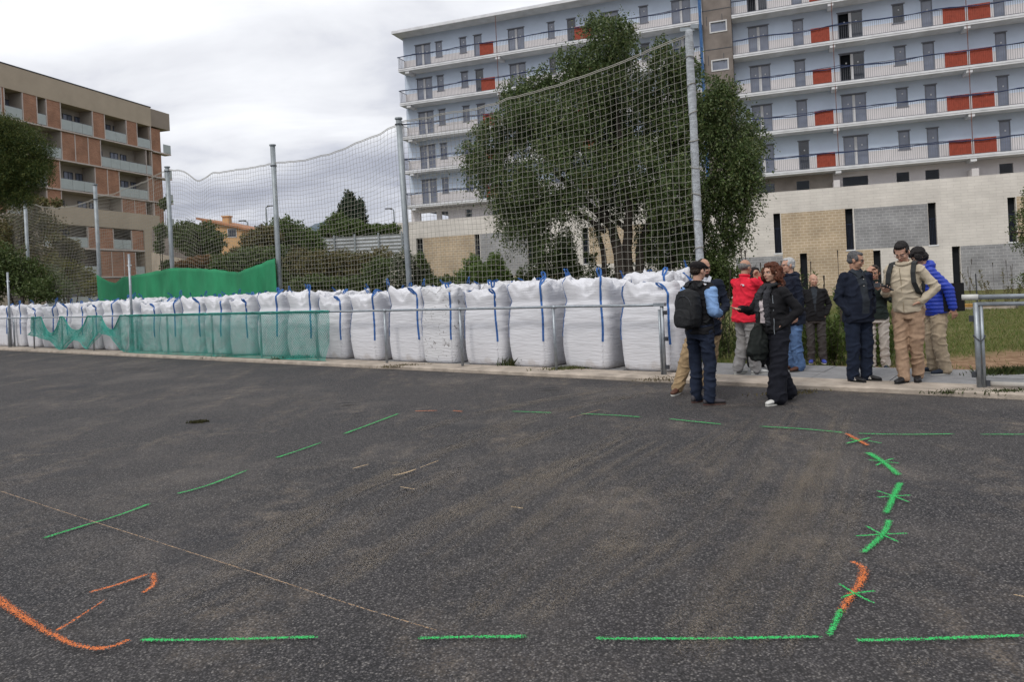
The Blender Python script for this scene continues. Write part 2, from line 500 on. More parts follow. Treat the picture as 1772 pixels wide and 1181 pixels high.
def quads_mesh(name, V, mats, parent=None, idx=None, tri=False):
    """V: (n, k, 3) array of k-gons"""
    n, k, _ = V.shape
    me = bpy.data.meshes.new(name)
    me.vertices.add(n * k); me.vertices.foreach_set('co', V.reshape(-1).astype(np.float32))
    me.loops.add(n * k); me.loops.foreach_set('vertex_index', np.arange(n * k, dtype=np.int32))
    me.polygons.add(n)
    me.polygons.foreach_set('loop_start', np.arange(0, n * k, k, dtype=np.int32))
    me.polygons.foreach_set('loop_total', np.full(n, k, dtype=np.int32))
    for m in mats: me.materials.append(m)
    me.update(calc_edges=True)
    o = bpy.data.objects.new(name, me); COL.objects.link(o)
    if parent is not None: o.parent = parent
    return o
def blades(pts, h, wd, lean=.5):
    n = len(pts)
    an = rng.uniform(0, 2 * np.pi, n); hh = h * rng.uniform(.45, 1.2, n)
    d = np.stack([np.cos(an), np.sin(an), np.zeros(n)], 1)
    l = rng.uniform(0, 2 * np.pi, n); ld = np.stack([np.cos(l), np.sin(l), np.zeros(n)], 1) * (hh * lean * rng.uniform(.2, 1, n))[:, None]
    w_ = wd * rng.uniform(.6, 1.3, n)
    base = pts
    mid = pts + ld * .35 + np.stack([0 * hh, 0 * hh, hh * .6], 1)
    tip = pts + ld + np.stack([0 * hh, 0 * hh, hh], 1)
    V = np.stack([base - d * w_[:, None], base + d * w_[:, None], mid + d * (w_ * .7)[:, None], tip, mid - d * (w_ * .7)[:, None]], 1)
    return V
# grass on the ground to the right
gp = []
while len(gp) < 90000:
    s = random.uniform(-9, 9.5); c = 12.08 + (random.random() ** 1.7) * 26
    da = dirt_amount(s, c)
    if random.random() < da * .97: continue
    if noise.noise(Vector((s * 1.2, c * 1.2, 9))) < -.25 and random.random() < .6: continue
    p = FW(s, c)
    gp.append((p.x, p.y, terrain_z(p.x, p.y) - .01))
gp = np.array(gp)
gh = .09 + .10 * rng.random(len(gp)); dist = gp[:, 1]
M['grass'] = leaf_mat('grass_blades', [(.09, .14, .03), (.13, .19, .045), (.105, .155, .035), (.26, .23, .10), (.13, .16, .04), (.32, .27, .14)], .7, .3)
V = blades(gp, .10, .006, .8)
V[:, :, :] = V
grass = quads_mesh('grass', V, [M['grass']])
tag(grass, 'uneven green and straw coloured grass behind the pavement', 'grass', kind='stuff')

# ---------------------------------------------------------------- far hill
mb = MB(); P = []
for i in range(60):
    x = -900 + i * 22
    row = []
    for j in range(10):
        t = j / 9
        prof = 74 * math.exp(-((x + 248) / 34) ** 2) + 38 * math.exp(-((x + 330) / 130) ** 2) + 40 * math.exp(-((x + 640) / 170) ** 2) + 25 * math.exp(-((x + 100) / 120) ** 2)
        h_ = prof * math.sin(t * math.pi / 2) ** .8 * (1 + .12 * noise.noise(Vector((x * .03, t * 4, 0)))) - 3
        row.append((x, 860 + t * 140 - 0 * x, h_))
    P.append(row)
mb.grid(P)
M['hill'] = mat('far_hill', (.075, .105, .135), .95, .3, .03, world=True)
tag(mb.build('hills', M['hill'], smooth=True), 'blue grey wooded hill far behind the trees', 'hill', kind='structure')

# ================================================================ white apartment block behind the trees
def wall_cells(mb, x0, x1, z0, z1, y, holes, depth, matf=lambda x, z: 0, xs=(), zs=(), revmat=None):
    X = sorted(set([x0, x1] + [v for h in holes for v in h[:2]] + list(xs))); X = [v for v in X if x0 <= v <= x1]
    Z = sorted(set([z0, z1] + [v for h in holes for v in h[2:4]] + list(zs))); Z = [v for v in Z if z0 <= v <= z1]
    for i in range(len(X) - 1):
        for j in range(len(Z) - 1):
            cx, cz = (X[i] + X[i+1]) / 2, (Z[j] + Z[j+1]) / 2
            if any(h[0] < cx < h[1] and h[2] < cz < h[3] for h in holes): continue
            mb.cur = matf(cx, cz)
            mb.quad((X[i], y, Z[j]), (X[i+1], y, Z[j]), (X[i+1], y, Z[j+1]), (X[i], y, Z[j+1]))
    mb.cur = 0 if revmat is None else revmat
    for a, b, c, d in [h[:4] for h in holes]:
        a, b, c, d = max(a, x0), min(b, x1), max(c, z0), min(d, z1)
        mb.quad((a, y, c), (a, y, d), (a, y + depth, d), (a, y + depth, c))
        mb.quad((b, y, c), (b, y + depth, c), (b, y + depth, d), (b, y, d))
        mb.quad((a, y, c), (a, y + depth, c), (b, y + depth, c), (b, y, c))
        mb.quad((a, y, d), (b, y, d), (b, y + depth, d), (a, y + depth, d))
    mb.cur = 0

M['bwall'] = mat('pale_render', (.56, .64, .76), .9, .09, .5, bump=.12, bscale=8)
M['bwall_low'] = mat('pale_lower_render', (.62, .595, .60), .9, .08, .6)
M['block_w'] = brick_mat('white_blockwork', (.62, .585, .55, 1), (.66, .625, .585, 1), (.54, .51, .48, 1), .8, .2, .012, .14)
M['block_t'] = brick_mat('tan_blockwork', (.46, .36, .25, 1), (.41, .32, .225, 1), (.55, .46, .35, 1), .42, .2, .028, .25)
M['block_g'] = brick_mat('grey_blockwork', (.29, .29, .30, 1), (.25, .25, .262, 1), (.36, .36, .37, 1), .42, .2, .022, .3)
M['block_b'] = brick_mat('brown_grey_render', (.30, .265, .24, 1), (.31, .28, .25, 1), (.29, .26, .24, 1), 2.4, 1.0, .01, .3)
M['shaft'] = mat('raw_concrete', (.19, .165, .15), .9, .22, 1.2, bump=.2, bscale=10)
M['rail'] = mat('railing_bars', (.12, .125, .15), .5, .1, 5, metal=.4)
M['rope'] = mat('navy_rope', (.025, .04, .10), .8, .2, 10)
M['bluenet'] = mat('blue_debris_net', (.05, .12, .27), .9, .3, 4)

NB = Vector((.3447, .9387, 0))
bb = empty('apartment_building', NB * 56.1, math.atan2(-.3447, .9387))
tag(bb, 'long white apartment block with red balcony panels above a blockwork podium, still under construction', 'building')
FL = [8.45, 11.4, 14.3, 17.2, 20.1]
ROOFZ = 23.15
WT = [  # x0, x1, kind
    (-28.95, -27.5, 'd'), (-27.0, -26.4, 's'), (-24.75, -24.15, 's'), (-23.45, -22.75, 'n'), (-20.4, -19.0, 'd'), (-16.97, -16.4, 's'),
    (-15.35, -14.65, 'n'), (-12.6, -11.2, 'd'), (-9.55, -8.9, 's'), (-7.1, -5.7, 'd'),
    (-1.65, -.25, 'd'), (1.42, 2.12, 'n'), (4.39, 5.97, 'd'), (7.87, 8.57, 's'), (9.61, 10.3, 'n'), (13.86, 14.5, 'n'), (17.2, 18.7, 'd'), (20.2, 20.9, 's')]
holes = []
for f in FL:
    for a, b, k in WT:
        holes.append((a, b, f + (.95 if k == 's' else .04), f + 2.22))
bands = [f + 1.05 for f in FL]
mb = MB()
lowm = lambda x, z: 1 if any(f < z < f + 1.05 for f in FL) else 0
hl = [h for h in holes if h[1] < -4.8]; hr = [h for h in holes if h[0] > -2.8]
wall_cells(mb, -30.1, -4.78, 8.2, ROOFZ, 1.3, hl, .16, lowm, zs=bands + FL)
wall_cells(mb, -2.75, 24, 8.2, ROOFZ, 1.3, hr, .16, lowm, zs=bands + FL)
mb.quad((-30.1, 1.3, 8.2), (-30.1, 1.3, ROOFZ), (-30.1, 15, ROOFZ), (-30.1, 15, 8.2))
mb.quad((24, 1.3, 8.2), (24, 15, 8.2), (24, 15, ROOFZ), (24, 1.3, ROOFZ))
mb.quad((-30.1, 15, 8.2), (-30.1, 15, ROOFZ), (24, 15, ROOFZ), (24, 15, 8.2))
mb.build('wall', [M['bwall'], M['bwall_low']], bb)
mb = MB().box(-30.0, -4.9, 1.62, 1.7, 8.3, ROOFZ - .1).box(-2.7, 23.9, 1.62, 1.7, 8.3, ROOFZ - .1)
mb.build('room_shade_sheet', M['black_open'], bb)  # near-black sheet behind the windows, standing in for the shade of the rooms
# window meshes
def win_meshes(wd, ht, kind, dark):
    f = MB(); t = .055
    f.box(0, wd, .03, .12, 0, t).box(0, wd, .03, .12, ht - t, ht).box(0, t, .032, .118, t, ht - t).box(wd - t, wd, .032, .118, t, ht - t)
    f.box(-.07, wd + .07, -.04, .03, ht, ht + .07)
    if kind == 's': f.box(-.06, wd + .06, -.05, .03, -.05, 0)
    if kind == 'd':
        f.cur = 1; f.box(wd / 2 - .09, wd / 2 + .09, .0, .115, t, ht - t); f.cur = 0
    p = MB()
    if dark and kind == 'd': p.box(wd / 2, wd - t, .07, .085, t, ht - t)
    else: p.box(t, wd - t, .07, .085, t, ht - t)
    p.cur = 1
    for q_ in ([wd * .27, wd * .75] if kind == 'd' else [wd * .55]): p.box(q_ - .045, q_ + .045, .062, .07, ht * .68, ht * .68 + .10)
    return f.mesh('window', [M['frame_grey'], M['frame_white']]), p.mesh('pane', [M['glass_dark'] if dark else M['glass'], M['frame_white']])
wcache = {}
rd = random.Random(5)
for fi, f in enumerate(FL):
    for a, b, k in WT:
        dark = rd.random() < .13
        z0 = f + (.95 if k == 's' else .04); ht = f + 2.22 - z0
        key = (round(b - a, 2), k, dark)
        if key not in wcache: wcache[key] = win_meshes(b - a, ht, k, dark)
        fm, pm = wcache[key]
        o = bpy.data.objects.new('window' if k == 's' else 'balcony_door', fm); COL.objects.link(o); o.parent = bb; o.location = (a, 1.3, z0)
        q = bpy.data.objects.new('pane', pm); COL.objects.link(q); q.parent = o
# balcony slabs
for f in FL:
    for a, b in ((-30.0, -4.86), (-2.7, 24)):
        mb = MB().box(a, b, 0, 1.298, f - .22, f)
        mb.box(a, b, -.03, 0, f - .10, f + .02)
        x = a + .6
        mb.build('balcony_slab', M['slab'], bb)
for f in FL:
    for x in (-29.2, -20.95, -12.9, 3.9, 12.05, 20.1):
        MB().box(x - .18, x + .18, .06, 1.298, f - .42, f - .221).build('slab_bracket', M['slab'], bb)
mb = MB().box(-30.4, -4.7, -.15, 15.2, ROOFZ, ROOFZ + .22).box(-30.1, -4.7, .5, 15.0, ROOFZ + .22, ROOFZ + .5)
mb.box(-2.75, 24.2, -.15, 15.2, ROOFZ, ROOFZ + .22).box(-2.75, 24.2, .5, 15.0, ROOFZ + .22, ROOFZ + .5)
mb.build('roof', M['slab'], bb)
for f in FL:
    for a, b in ((-30.0, -4.9), (-2.68, 24)):
        mb = MB()
        x = a + .03
        while x < b:
            mb.box(x - .008, x + .008, .045, .061, f + .08, f + 1.02); x += .13
        mb.box(a, b, .035, .07, f + 1.02, f + 1.06).box(a, b, .04, .065, f + .06, f + .09)
        if a < -29:
            for k in range(9):
                yy = .1 + k * .14; mb.box(a, a + .016, yy, yy + .016, f + .08, f + 1.02)
            mb.box(a - .005, a + .03, .07, 1.29, f + 1.02, f + 1.06)
        mb.build('balcony_railing', M['rail'], bb)
reds = [(-22.45, -21.24), (-14.44, -13.1), (2.54, 3.75), (10.65, 11.95), (12.1, 13.38), (19.0, 20.0)]
for f in FL:
    for a, b in reds:
        mb = MB(); n = int((b - a) / .06)
        P = []
        for i in range(n + 1):
            x = a + (b - a) * i / n; y = .015 + (.02 if i % 2 else 0)
            P.append([(x, y, f + .08), (x, y, f + 1.08)])
        mb.grid(P)
        mb.build('red_panel', M['red'], bb)
pmt = mat('rusty_pipe', (.16, .07, .055), .7)
for x in (-20.95, 3.95, 12.02):
    MB().tube([(x, .02, 8.5), (x, .02, ROOFZ)], .025, 6).build('drain_pipe', pmt, bb)
# slack ropes of the safety netting along each balcony
for f in FL:
    for a, b in ((-30.0, -4.9), (-2.68, 24)):
        mb = MB()
        for q in range(2):
            pts = []; x = a
            while x <= b:
                pts.append((x, -.06 - .02 * q, f + 1.05 + .14 * noise.noise(Vector((x * .35, f + q * 7, 1))) - .10 * abs(math.sin((x + f * 1.7) * .55)) + .04 * noise.noise(Vector((x * 1.8, f, q)))))
                x += .3
            mb.tube(pts, .032 - .012 * q, 5)
        mb.build('safety_rope', M['rope'], bb)
# lift shaft between the two halves
mb = MB()
sw = [(-4.3, -3.05, z, z + .85) for z in (19.12, 16.3, 13.4, 10.5)]
wall_cells(mb, -4.78, -2.75, 7, 27, .3, sw, .15)
mb.quad((-4.78, .3, 7), (-4.78, .3, 27), (-4.78, 1.6, 27), (-4.78, 1.6, 7)).quad((-2.75, .3, 7), (-2.75, 1.6, 7), (-2.75, 1.6, 27), (-2.75, .3, 27))
mb.box(-4.78, -2.75, .46, 1.6, 7, 26.9)
so = mb.build('lift_shaft', M['shaft'], bb)
for z in (9.2, 12.1, 15.0, 17.9, 20.8): MB().box(-4.79, -2.74, .285, .299, z, z + .05).box(-4.5, -4.46, .287, .3, z - 1.1, z - .4).box(-3.4, -3.36, .287, .3, z - 1.0, z - .35).build('joint', M['metal_dark'], so)
for a, b, c, d in sw:
    mb = MB().box(a, b, .26, .4, c, c + .09).box(a, b, .26, .4, d - .09, d).box(a, a + .09, .262, .398, c + .09, d - .09).box(b - .09, b, .262, .398, c + .09, d - .09)
    o = mb.build('window', M['frame_white'], bb)
    MB().box(a + .09, b - .09, .36, .38, c + .09, d - .09).build('pane', M['glass'], o)
mb = MB()
P = []
for i in range(4):
    P.append([(-5.0 + i * .07, -.12 + .05 * math.sin(z * 2 + i), z) for z in np.arange(8, 23, .5)])
mb.grid(P)
for (x0, x1, z0, z1) in ():
    P = []
    for i in range(6):
        x = x0 + (x1 - x0) * i / 5
        P.append([(x + .1 * math.sin(z * 3), -.1 + .06 * math.sin(x * 4 + z * 2), z) for z in np.linspace(z0 + (x1 - x) * .25, z1, 6)])
    mb.grid(P)
mb.build('safety_net', M['bluenet'], bb, smooth=True)
# podium
slits = [(-29.08, -28.45, 2.9, 5.62), (-23.7, -23.25, 2.8, 5.6), (-19.15, -18.6, 2.8, 5.58), (-14.6, -14.1, 2.7, 5.5), (-9.6, -9.1, 2.7, 5.5),
         (-.5, -.05, 2.7, 5.53), (4.18, 4.66, 2.66, 5.5), (9.24, 9.72, 2.68, 5.5), (13.8, 14.25, 2.6, 5.48), (18.6, 19.1, 2.6, 5.48),
         (-20.9, -20.45, -.4, 2.1), (1.14, 1.6, -.4, 2.58), (5.82, 6.27, -.4, 2.51), (10.53, 11.0, -.6, 2.5), (15.6, 16.05, -.6, 2.5), (-6.3, -4.7, -.7, 2.9)]
tan = [(-28.42, -23.7, .9, 5.6), (-14.05, -9.6, 2.6, 5.5), (0.0, 4.18, -.9, 5.5), (4.18, 5.82, -.9, 2.6), (14.3, 18.6, 2.52, 5.5), (-20.4, -16, -.9, 2.0)]
grey = [(-23.2, -19.15, 2.0, 5.6), (4.74, 9.22, 2.64, 5.46), (11.03, 15.6, -.9, 2.5), (-9.05, -6.5, 2.6, 5.4), (-3.2, 0.0, .8, 2.5)]
def pm(x, z):
    for a, b, c, d in tan:
        if a < x < b and c < z < d: return 1
    for a, b, c, d in grey:
        if a < x < b and c < z < d: return 2
    return 0
mb = MB()
xs = [v for q in tan + grey for v in q[:2]]; zs = [v for q in tan + grey for v in q[2:]]
wall_cells(mb, -30.8, 24, -1, 7.05, -.02, slits, .35, pm, xs, zs)
mb.quad((-30.8, -.02, -1), (-30.8, -.02, 7.05), (-30.8, 15, 7.05), (-30.8, 15, -1))
mb.quad((-30.8, -.02, 7.05), (24, -.02, 7.05), (24, .3, 7.05), (-30.8, .3, 7.05))
mb.quad((-30.8, .3, 7.05), (24, .3, 7.05), (24, .3, 6.6), (-30.8, .3, 6.6))
mb.quad((-30.8, .3, 6.6), (24, .3, 6.6), (24, 15, 6.6), (-30.8, 15, 6.6))
mb.build('podium_wall', [M['block_w'], M['block_t'], M['block_g']], bb)
MB().box(-30.6, 23.8, .34, .4, -1, 6.5).build('podium_shade_sheet', M['black_open'], bb)  # near-black sheet, the shade behind the slits given as colour
for a, b, c, d in slits:
    o = MB().box(a - .06, b + .06, -.06, .1, c - .09, c).build('sill', M['slab'], bb)
    if c > 0:
        q = MB()
        x = a + .05
        while x < b: q.box(x, x + .015, .2, .215, c, c + (d - c) * .62); x += .09
        q.box(a, b, .195, .22, c + (d - c) * .62, c + (d - c) * .62 + .03)
        q.build('grille', mat('slit_grille', (.02, .03, .07), .6) if 'slit_grille' not in bpy.data.materials else bpy.data.materials['slit_grille'], o)
ro = [(-29.22, -27.66), (-27.23, -26.57), (-24.97, -24.37), (-22.6, -21.6), (-17.5, -16.8), (-13.5, -12.8), (-9, -8), (-1.73, -.33), (1.17, 2.03), (4.23, 5.86), (7.64, 8.43), (9.41, 10.25), (13.76, 14.55), (17.6, 18.4)]
mb = MB()
wall_cells(mb, -30.1, 24, 6.6, 8.25, 1.3, [(a, b, 6.95, 7.84) for a, b in ro], .2, lambda x, z: 1 if -7 < x < 3.6 else 0, xs=(3.6, -7))
mb.build('recessed_wall', [M['bwall_low'], M['block_b']], bb)
for x in (3.75, 12.1, -20.9, -13): MB().box(x - .2, x + .2, .0, 1.29, 7.06, 7.55).build('stub_wall', M['bwall_low'], bb)

# ================================================================ beige and brick apartment block at the left
VL = Vector((-.9694, .2453, 0))
lb = empty('brick_apartment_building', VL * 60.596, math.atan2(.9694, .2453))
tag(lb, 'beige apartment block with brick panels and white balcony fronts at the left edge', 'building')
M['beige'] = mat('beige_render', (.40, .335, .26), .9, .1, .4, bump=.15, bscale=14)
M['beige2'] = mat('shaded_side_render', (.28, .235, .195), .9, .1, .4)  # darker copy of the beige render, shade put into its colour
M['backw'] = mat('loggia_render', (.40, .36, .31), .9, .1, .5)
M['brick'] = brick_mat('orange_brick', (.36, .175, .105, 1), (.28, .13, .08, 1), (.42, .30, .23, 1), .28, .075, .008, .25)
M['trimw'] = mat('white_trim', (.50, .44, .41), .8, .1, 2)
M['bglass'] = mat('milky_balcony_panel', (.36, .40, .39), .25, .08, 1.5, spec=.6)
rows = [
 (18.75, 21.6, [('o', 50, 53.9), ('b', 53.9, 54.2), ('o', 54.2, 56.1), ('b', 56.1, 57.65), ('o', 57.65, 58.7), ('b', 58.7, 60.35), ('o', 60.35, 64.35), ('b', 64.35, 65.95), ('o', 65.95, 69.05), ('b', 69.05, 70.65), ('o', 70.65, 72.75)]),
 (15.75, 18.75, [('b', 50, 55.6), ('o', 55.6, 60.3), ('b', 60.3, 61.95), ('b', 61.95, 63.6), ('b', 63.6, 65.25), ('o', 65.25, 71.9), ('o', 71.9, 72.8)]),
 (12.8, 15.75, [('b', 50, 53), ('o', 53, 58.4), ('b', 58.4, 59.95), ('o', 59.95, 64.35), ('b', 64.35, 66), ('b', 66, 67.65), ('o', 67.65, 72), ('b', 72, 72.8)]),
 (9.9, 12.8, [('b', 50, 54), ('o', 54, 58.3), ('b', 58.3, 59.97), ('o', 59.97, 67.9), ('b', 67.9, 69.76), ('b', 69.76, 71.5), ('o', 71.5, 72.8)])]
trim = MB(); bw = MB(); sidew = MB(); pans = MB(); slabm = MB()
wins = []
for z0, z1, cells in rows:
    slabm.box(50, 72.85, -.14, 1.7, z0 - .12, z0 + .04)
    for k, a, b in cells:
        trim.box(a - .05, a + .05, -.03, .12, z0 + .04, z1 - .12)
        if k == 'b':
            MB().box(a + .05, b - .05, .0, .1, z0 + .04, z1 - .12).build('brick_panel', M['brick'], lb)
        else:
            q = MB(); x = a + .06
            n = max(1, int((b - a) / 1.3)); st = (b - a - .12) / n
            for i in range(n): q.box(x + i * st, x + (i + 1) * st - .03, -.02, .0, z0 + .12, z0 + 1.12)
            q.cur = 1; q.box(a + .05, b - .05, -.025, .01, z0 + 1.12, z0 + 1.16)
            q.build('balcony_front', [M['bglass'], M['rail']], lb)
            if b - a > 1.5:
                wn = a + (b - a) * .45
                wins.append((wn, wn + 1.15, z0 + .75, z0 + 2.2)); 
                if b - a > 3: wins.append((wn + 1.5, wn + 2.4, z0 + .5, z0 + 2.2))
                if b - a > 5: wins.append((a + .6, a + 1.9, z0 + .1, z0 + 2.1))
            else: wins.append((a + .2, b - .2, z0 + .8, z0 + 2.1))
            sidew = MB(); sid2 = MB(); sidew.quad((a + .02, .1, z0), (a + .02, 1.6, z0), (a + .02, 1.6, z1), (a + .02, .1, z1))
            sid2.quad((b - .02, .1, z0), (b - .02, .1, z1), (b - .02, 1.6, z1), (b - .02, 1.6, z0)); sidew.build('loggia_side_wall', M['backw'], lb); sid2.build('loggia_side_wall', M['backw'], lb)
    trim.box(72.72, 72.85, -.03, .12, z0 + .04, z1 - .12)
    trim.box(50, 72.85, -.17, -.14, z0 - .10, z0 + .02)
slabm.build('floor_slab', M['backw'], lb)
trim.build('trim', M['trimw'], lb)
bw = MB().box(50, 72.8, 1.6, 1.9, -1, 21.7).box(50, 72.8, 1.9, 14, -1, 22)
bw.v = bw.v; bw.build('wall', M['backw'], lb)
fo = MB().box(50, 72.9, -.06, 14, 21.48, 23.68).build('fascia', M['beige'], lb)
MB().box(49.9, 72.95, -.1, 14.1, 23.68, 23.78).build('coping', M['metal_dark'], fo)
MB().box(72.55, 72.8, .12, 1.6, 9.9, 21.5).build('end_wall', M['beige2'], lb)
# lower block in front
MB().box(57.2, 73.0, -.5, 1.0, 9.3, 11.12).build('lower_fascia', M['beige'], lb)
MB().box(70.45, 73.0, -.5, 1.0, -1, 9.3).build('pier', M['beige'], lb)
MB().box(50, 57.2, -.45, 1, -1, 9.85).build('pier', M['beige'], lb)
slm = MB(); tr2 = MB()
for z0, z1, cells in [(7.0, 9.3, [('o', 57.2, 62.6), ('b', 62.6, 65.95), ('o', 65.95, 68.6), ('b', 68.6, 70.4)]),
                      (4.1, 6.9, [('b', 57.2, 60), ('o', 60, 63.9), ('b', 63.9, 65.6), ('b', 65.6, 67.3), ('b', 67.3, 69.0), ('o', 69.0, 70.4)]),
                      (1.0, 4.0, [('o', 57.2, 63.9), ('b', 63.9, 70.4)])]:
    slm.box(57.2, 70.45, -.5, 1.5, z0 - .1, z0 + .06)
    for k, a, b in cells:
        tr2.box(a - .04, a + .05, -.46, -.3, z0 + .06, z1 - .1)
        if k == 'b': MB().box(a + .05, b - .04, -.42, -.32, z0 + .06, z1 - .1).build('brick_panel', M['brick'], lb)
        else:
            q = MB(); n = max(1, int((b - a) / 1.3)); st = (b - a - .1) / n
            for i in range(n): q.box(a + .05 + i * st, a + .02 + (i + 1) * st, -.44, -.42, z0 + .1, z0 + 1.1)
            q.cur = 1; q.box(a + .05, b - .04, -.445, -.41, z0 + 1.1, z0 + 1.14)
            q.build('balcony_front', [M['bglass'], M['rail']], lb)
            wins.append((a + .5, a + 1.6, z0 + .1, z0 + 2.0)); 
            if b - a > 2.5: wins.append((a + 1.9, b - .3, z0 + .7, z0 + 2.0))
slm.build('lower_floor_slab', M['trimw'], lb); tr2.build('lower_trim', M['trimw'], lb)
for a, b, c, d in wins:
    o = MB().box(a, b, 1.55, 1.6, c, c + .07).box(a, b, 1.55, 1.6, d - .07, d).box(a, a + .07, 1.552, 1.598, c + .07, d - .07).box(b - .07, b, 1.552, 1.598, c + .07, d - .07).box((a+b)/2 - .04, (a+b)/2 + .04, 1.554, 1.596, c + .07, d - .07).build('window', M['metal_dark'], lb)
    MB().box(a + .07, b - .07, 1.575, 1.59, c + .07, d - .07).build('pane', M['glass'], o)
# far wing set back beyond the corner
MB().box(73.9, 77.1, .8, 8, 21.85, 23.9).build('wing_fascia', M['beige2'], lb)
MB().box(74.0, 76.2, 1.6, 8, -1, 21.85).build('wing_wall', M['backw'], lb)
for z0 in (18.9, 15.9, 12.95, 10.0, 7.1):
    MB().box(74.1, 75.6, 1.0, 1.58, z0 + .05, z0 + 2.8).build('brick_panel', M['brick'], lb)
    MB().box(73.95, 77.0, .7, 1.6, z0 - .1, z0 + .05).build('balcony_slab', M['trimw'], lb)
    MB().box(75.7, 76.98, .72, .74, z0 + .08, z0 + 1.1).box(76.96, 76.98, .74, 1.5, z0 + .08, z0 + 1.1).build('balcony_front', M['bglass'], lb)

# ================================================================ small yellow house, hoarding, ramp wall far left
M['yellow'] = mat('yellow_render', (.55, .34, .17), .9, .08, 1)
D = 62
h0 = at(352, 455, D); h0.z = 0
hr_ = empty('yellow_house', (h0.x, D, 0), R(-8))
tag(hr_, 'small orange yellow house with sloping roof and chimney among the trees', 'house')
zt = at(352, 385, D).z; zt2 = at(412, 402, D).z
mb = MB(); W_ = 4.3
mb.rings([[Vector((0, y, 0)), Vector((W_, y, 0)), Vector((W_, y, zt2)), Vector((0, y, zt + .2))] for y in (0, 6)])
mb.build('wall', M['yellow'], hr_)
rf = MB().rings([[Vector((-.3, y, zt + .25)), Vector((W_ + .3, y, zt2 - .05)), Vector((W_ + .3, y, zt2 + .12)), Vector((-.3, y, zt + .42))] for y in (-.3, 6.3)]).build('roof', mat('clay_roof', (.36, .17, .09), .9, .3, 5), hr_)
MB().box(1.1, 1.65, 1.4, 1.95, zt - .2, zt + .50).box(1.02, 1.73, 1.32, 2.03, zt + .50, zt + .60).build('chimney', M['yellow'], rf)
wz = at(392, 412, D).z
o = MB().box(2.3, 3.1, -.04, .02, wz, wz + .75).build('window', M['frame_white'], hr_)
MB().box(2.36, 3.04, -.05, -.04, wz + .06, wz + .69).build('pane', M['glass_dark'], o)

hd = empty('metal_hoarding', (0, 0, 0))
tag(hd, 'grey corrugated metal hoarding on the bank left of the white block', 'fence')
a0, a1 = at(540, 433, 50), at(700, 424, 44)
t0, t1 = at(540, 413, 50).z, at(700, 404, 44).z
mb = MB(); P = []
NS = 150
for j in range(13):
    f = j / 12; row = []
    for i in (0, 1):
        pa = a0.lerp(a1, i)
        z = (a0.z - .6) * (1 - i) + (a1.z - .6) * i; zt_ = t0 * (1 - i) + t1 * i
        row.append((pa.x, pa.y + (.05 if j % 2 else -.02), z + (zt_ - z) * f))
    P.append(row)
M['zinc'] = mat('corrugated_sheet', (.36, .38, .40), .5, .25, .6, metal=.3)
mb.grid(P); mb.build('sheet', M['zinc'], hd)
for f in (.02, .27, .5, .75, .98):
    p = a0.lerp(a1, f); zt_ = t0 + (t1 - t0) * f
    MB().box(p.x - .05, p.x + .05, p.y - .14, p.y - .06, p.z - 1.5, zt_ + .12).build('post', M['post'], hd)

rw = MB()
p0, p1, p2 = at(262, 398, 58), at(352, 440, 50), at(352, 458, 50)
rw.rings([[Vector((p0.x, 58 + y, 0)), Vector((p1.x, 50 + y, 0)), Vector((p1.x, 50 + y, p1.z)), Vector((p0.x, 58 + y, p0.z))] for y in (0, .4)])
ro_ = rw.build('retaining_wall', mat('stained_concrete', (.17, .145, .13), .95, .25, .7))
tag(ro_, 'brown grey sloping retaining wall right of the brick apartment block', 'wall')
rw = MB()
p0, p1 = at(262, 437, 56), at(362, 458, 48.5)
rw.rings([[Vector((p0.x, 56 + y, 0)), Vector((p1.x, 48.5 + y, 0)), Vector((p1.x, 48.5 + y, p1.z)), Vector((p0.x, 56 + y, p0.z))] for y in (0, .3)])
tag(rw.build('ramp_wall', mat('beige_concrete', (.33, .28, .225), .95, .2, .7)), 'low beige ramp wall below the sloping grey retaining wall', 'wall')

# street lamps on the hill
def lamp(u, v, D, flip, label, vb=440):
    top = at(u, v, D); b = at(u + 6, vb, D)
    r_ = empty('street_lamp', (b.x, D, 0))
    tag(r_, label, 'street lamp', 'street lamps far behind the trees')
    tx = top.x - b.x
    MB().tube([(0, 0, 0), (tx * .9, 0, top.z - .2), (tx, 0, top.z)], [.10, .07, .05], 6).build('pole', M['post'], r_)
    d = -1 if flip else 1
    MB().tube([(tx, 0, top.z), (tx + d * .5, 0, top.z + .12)], .04, 5).box(tx + d * .5 - .35, tx + d * .5 + .35, -.12, .12, top.z + .08, top.z + .18).build('lamp_head', M['metal_dark'], r_)
lamp(428, 384, 75, True, 'short curved street lamp just right of the yellow house')
lamp(460, 359, 75, False, 'tallest street lamp, left of the net post above the trees')
lamp(681, 363, 75, True, 'street lamp against the sky beside the left end of the white block')

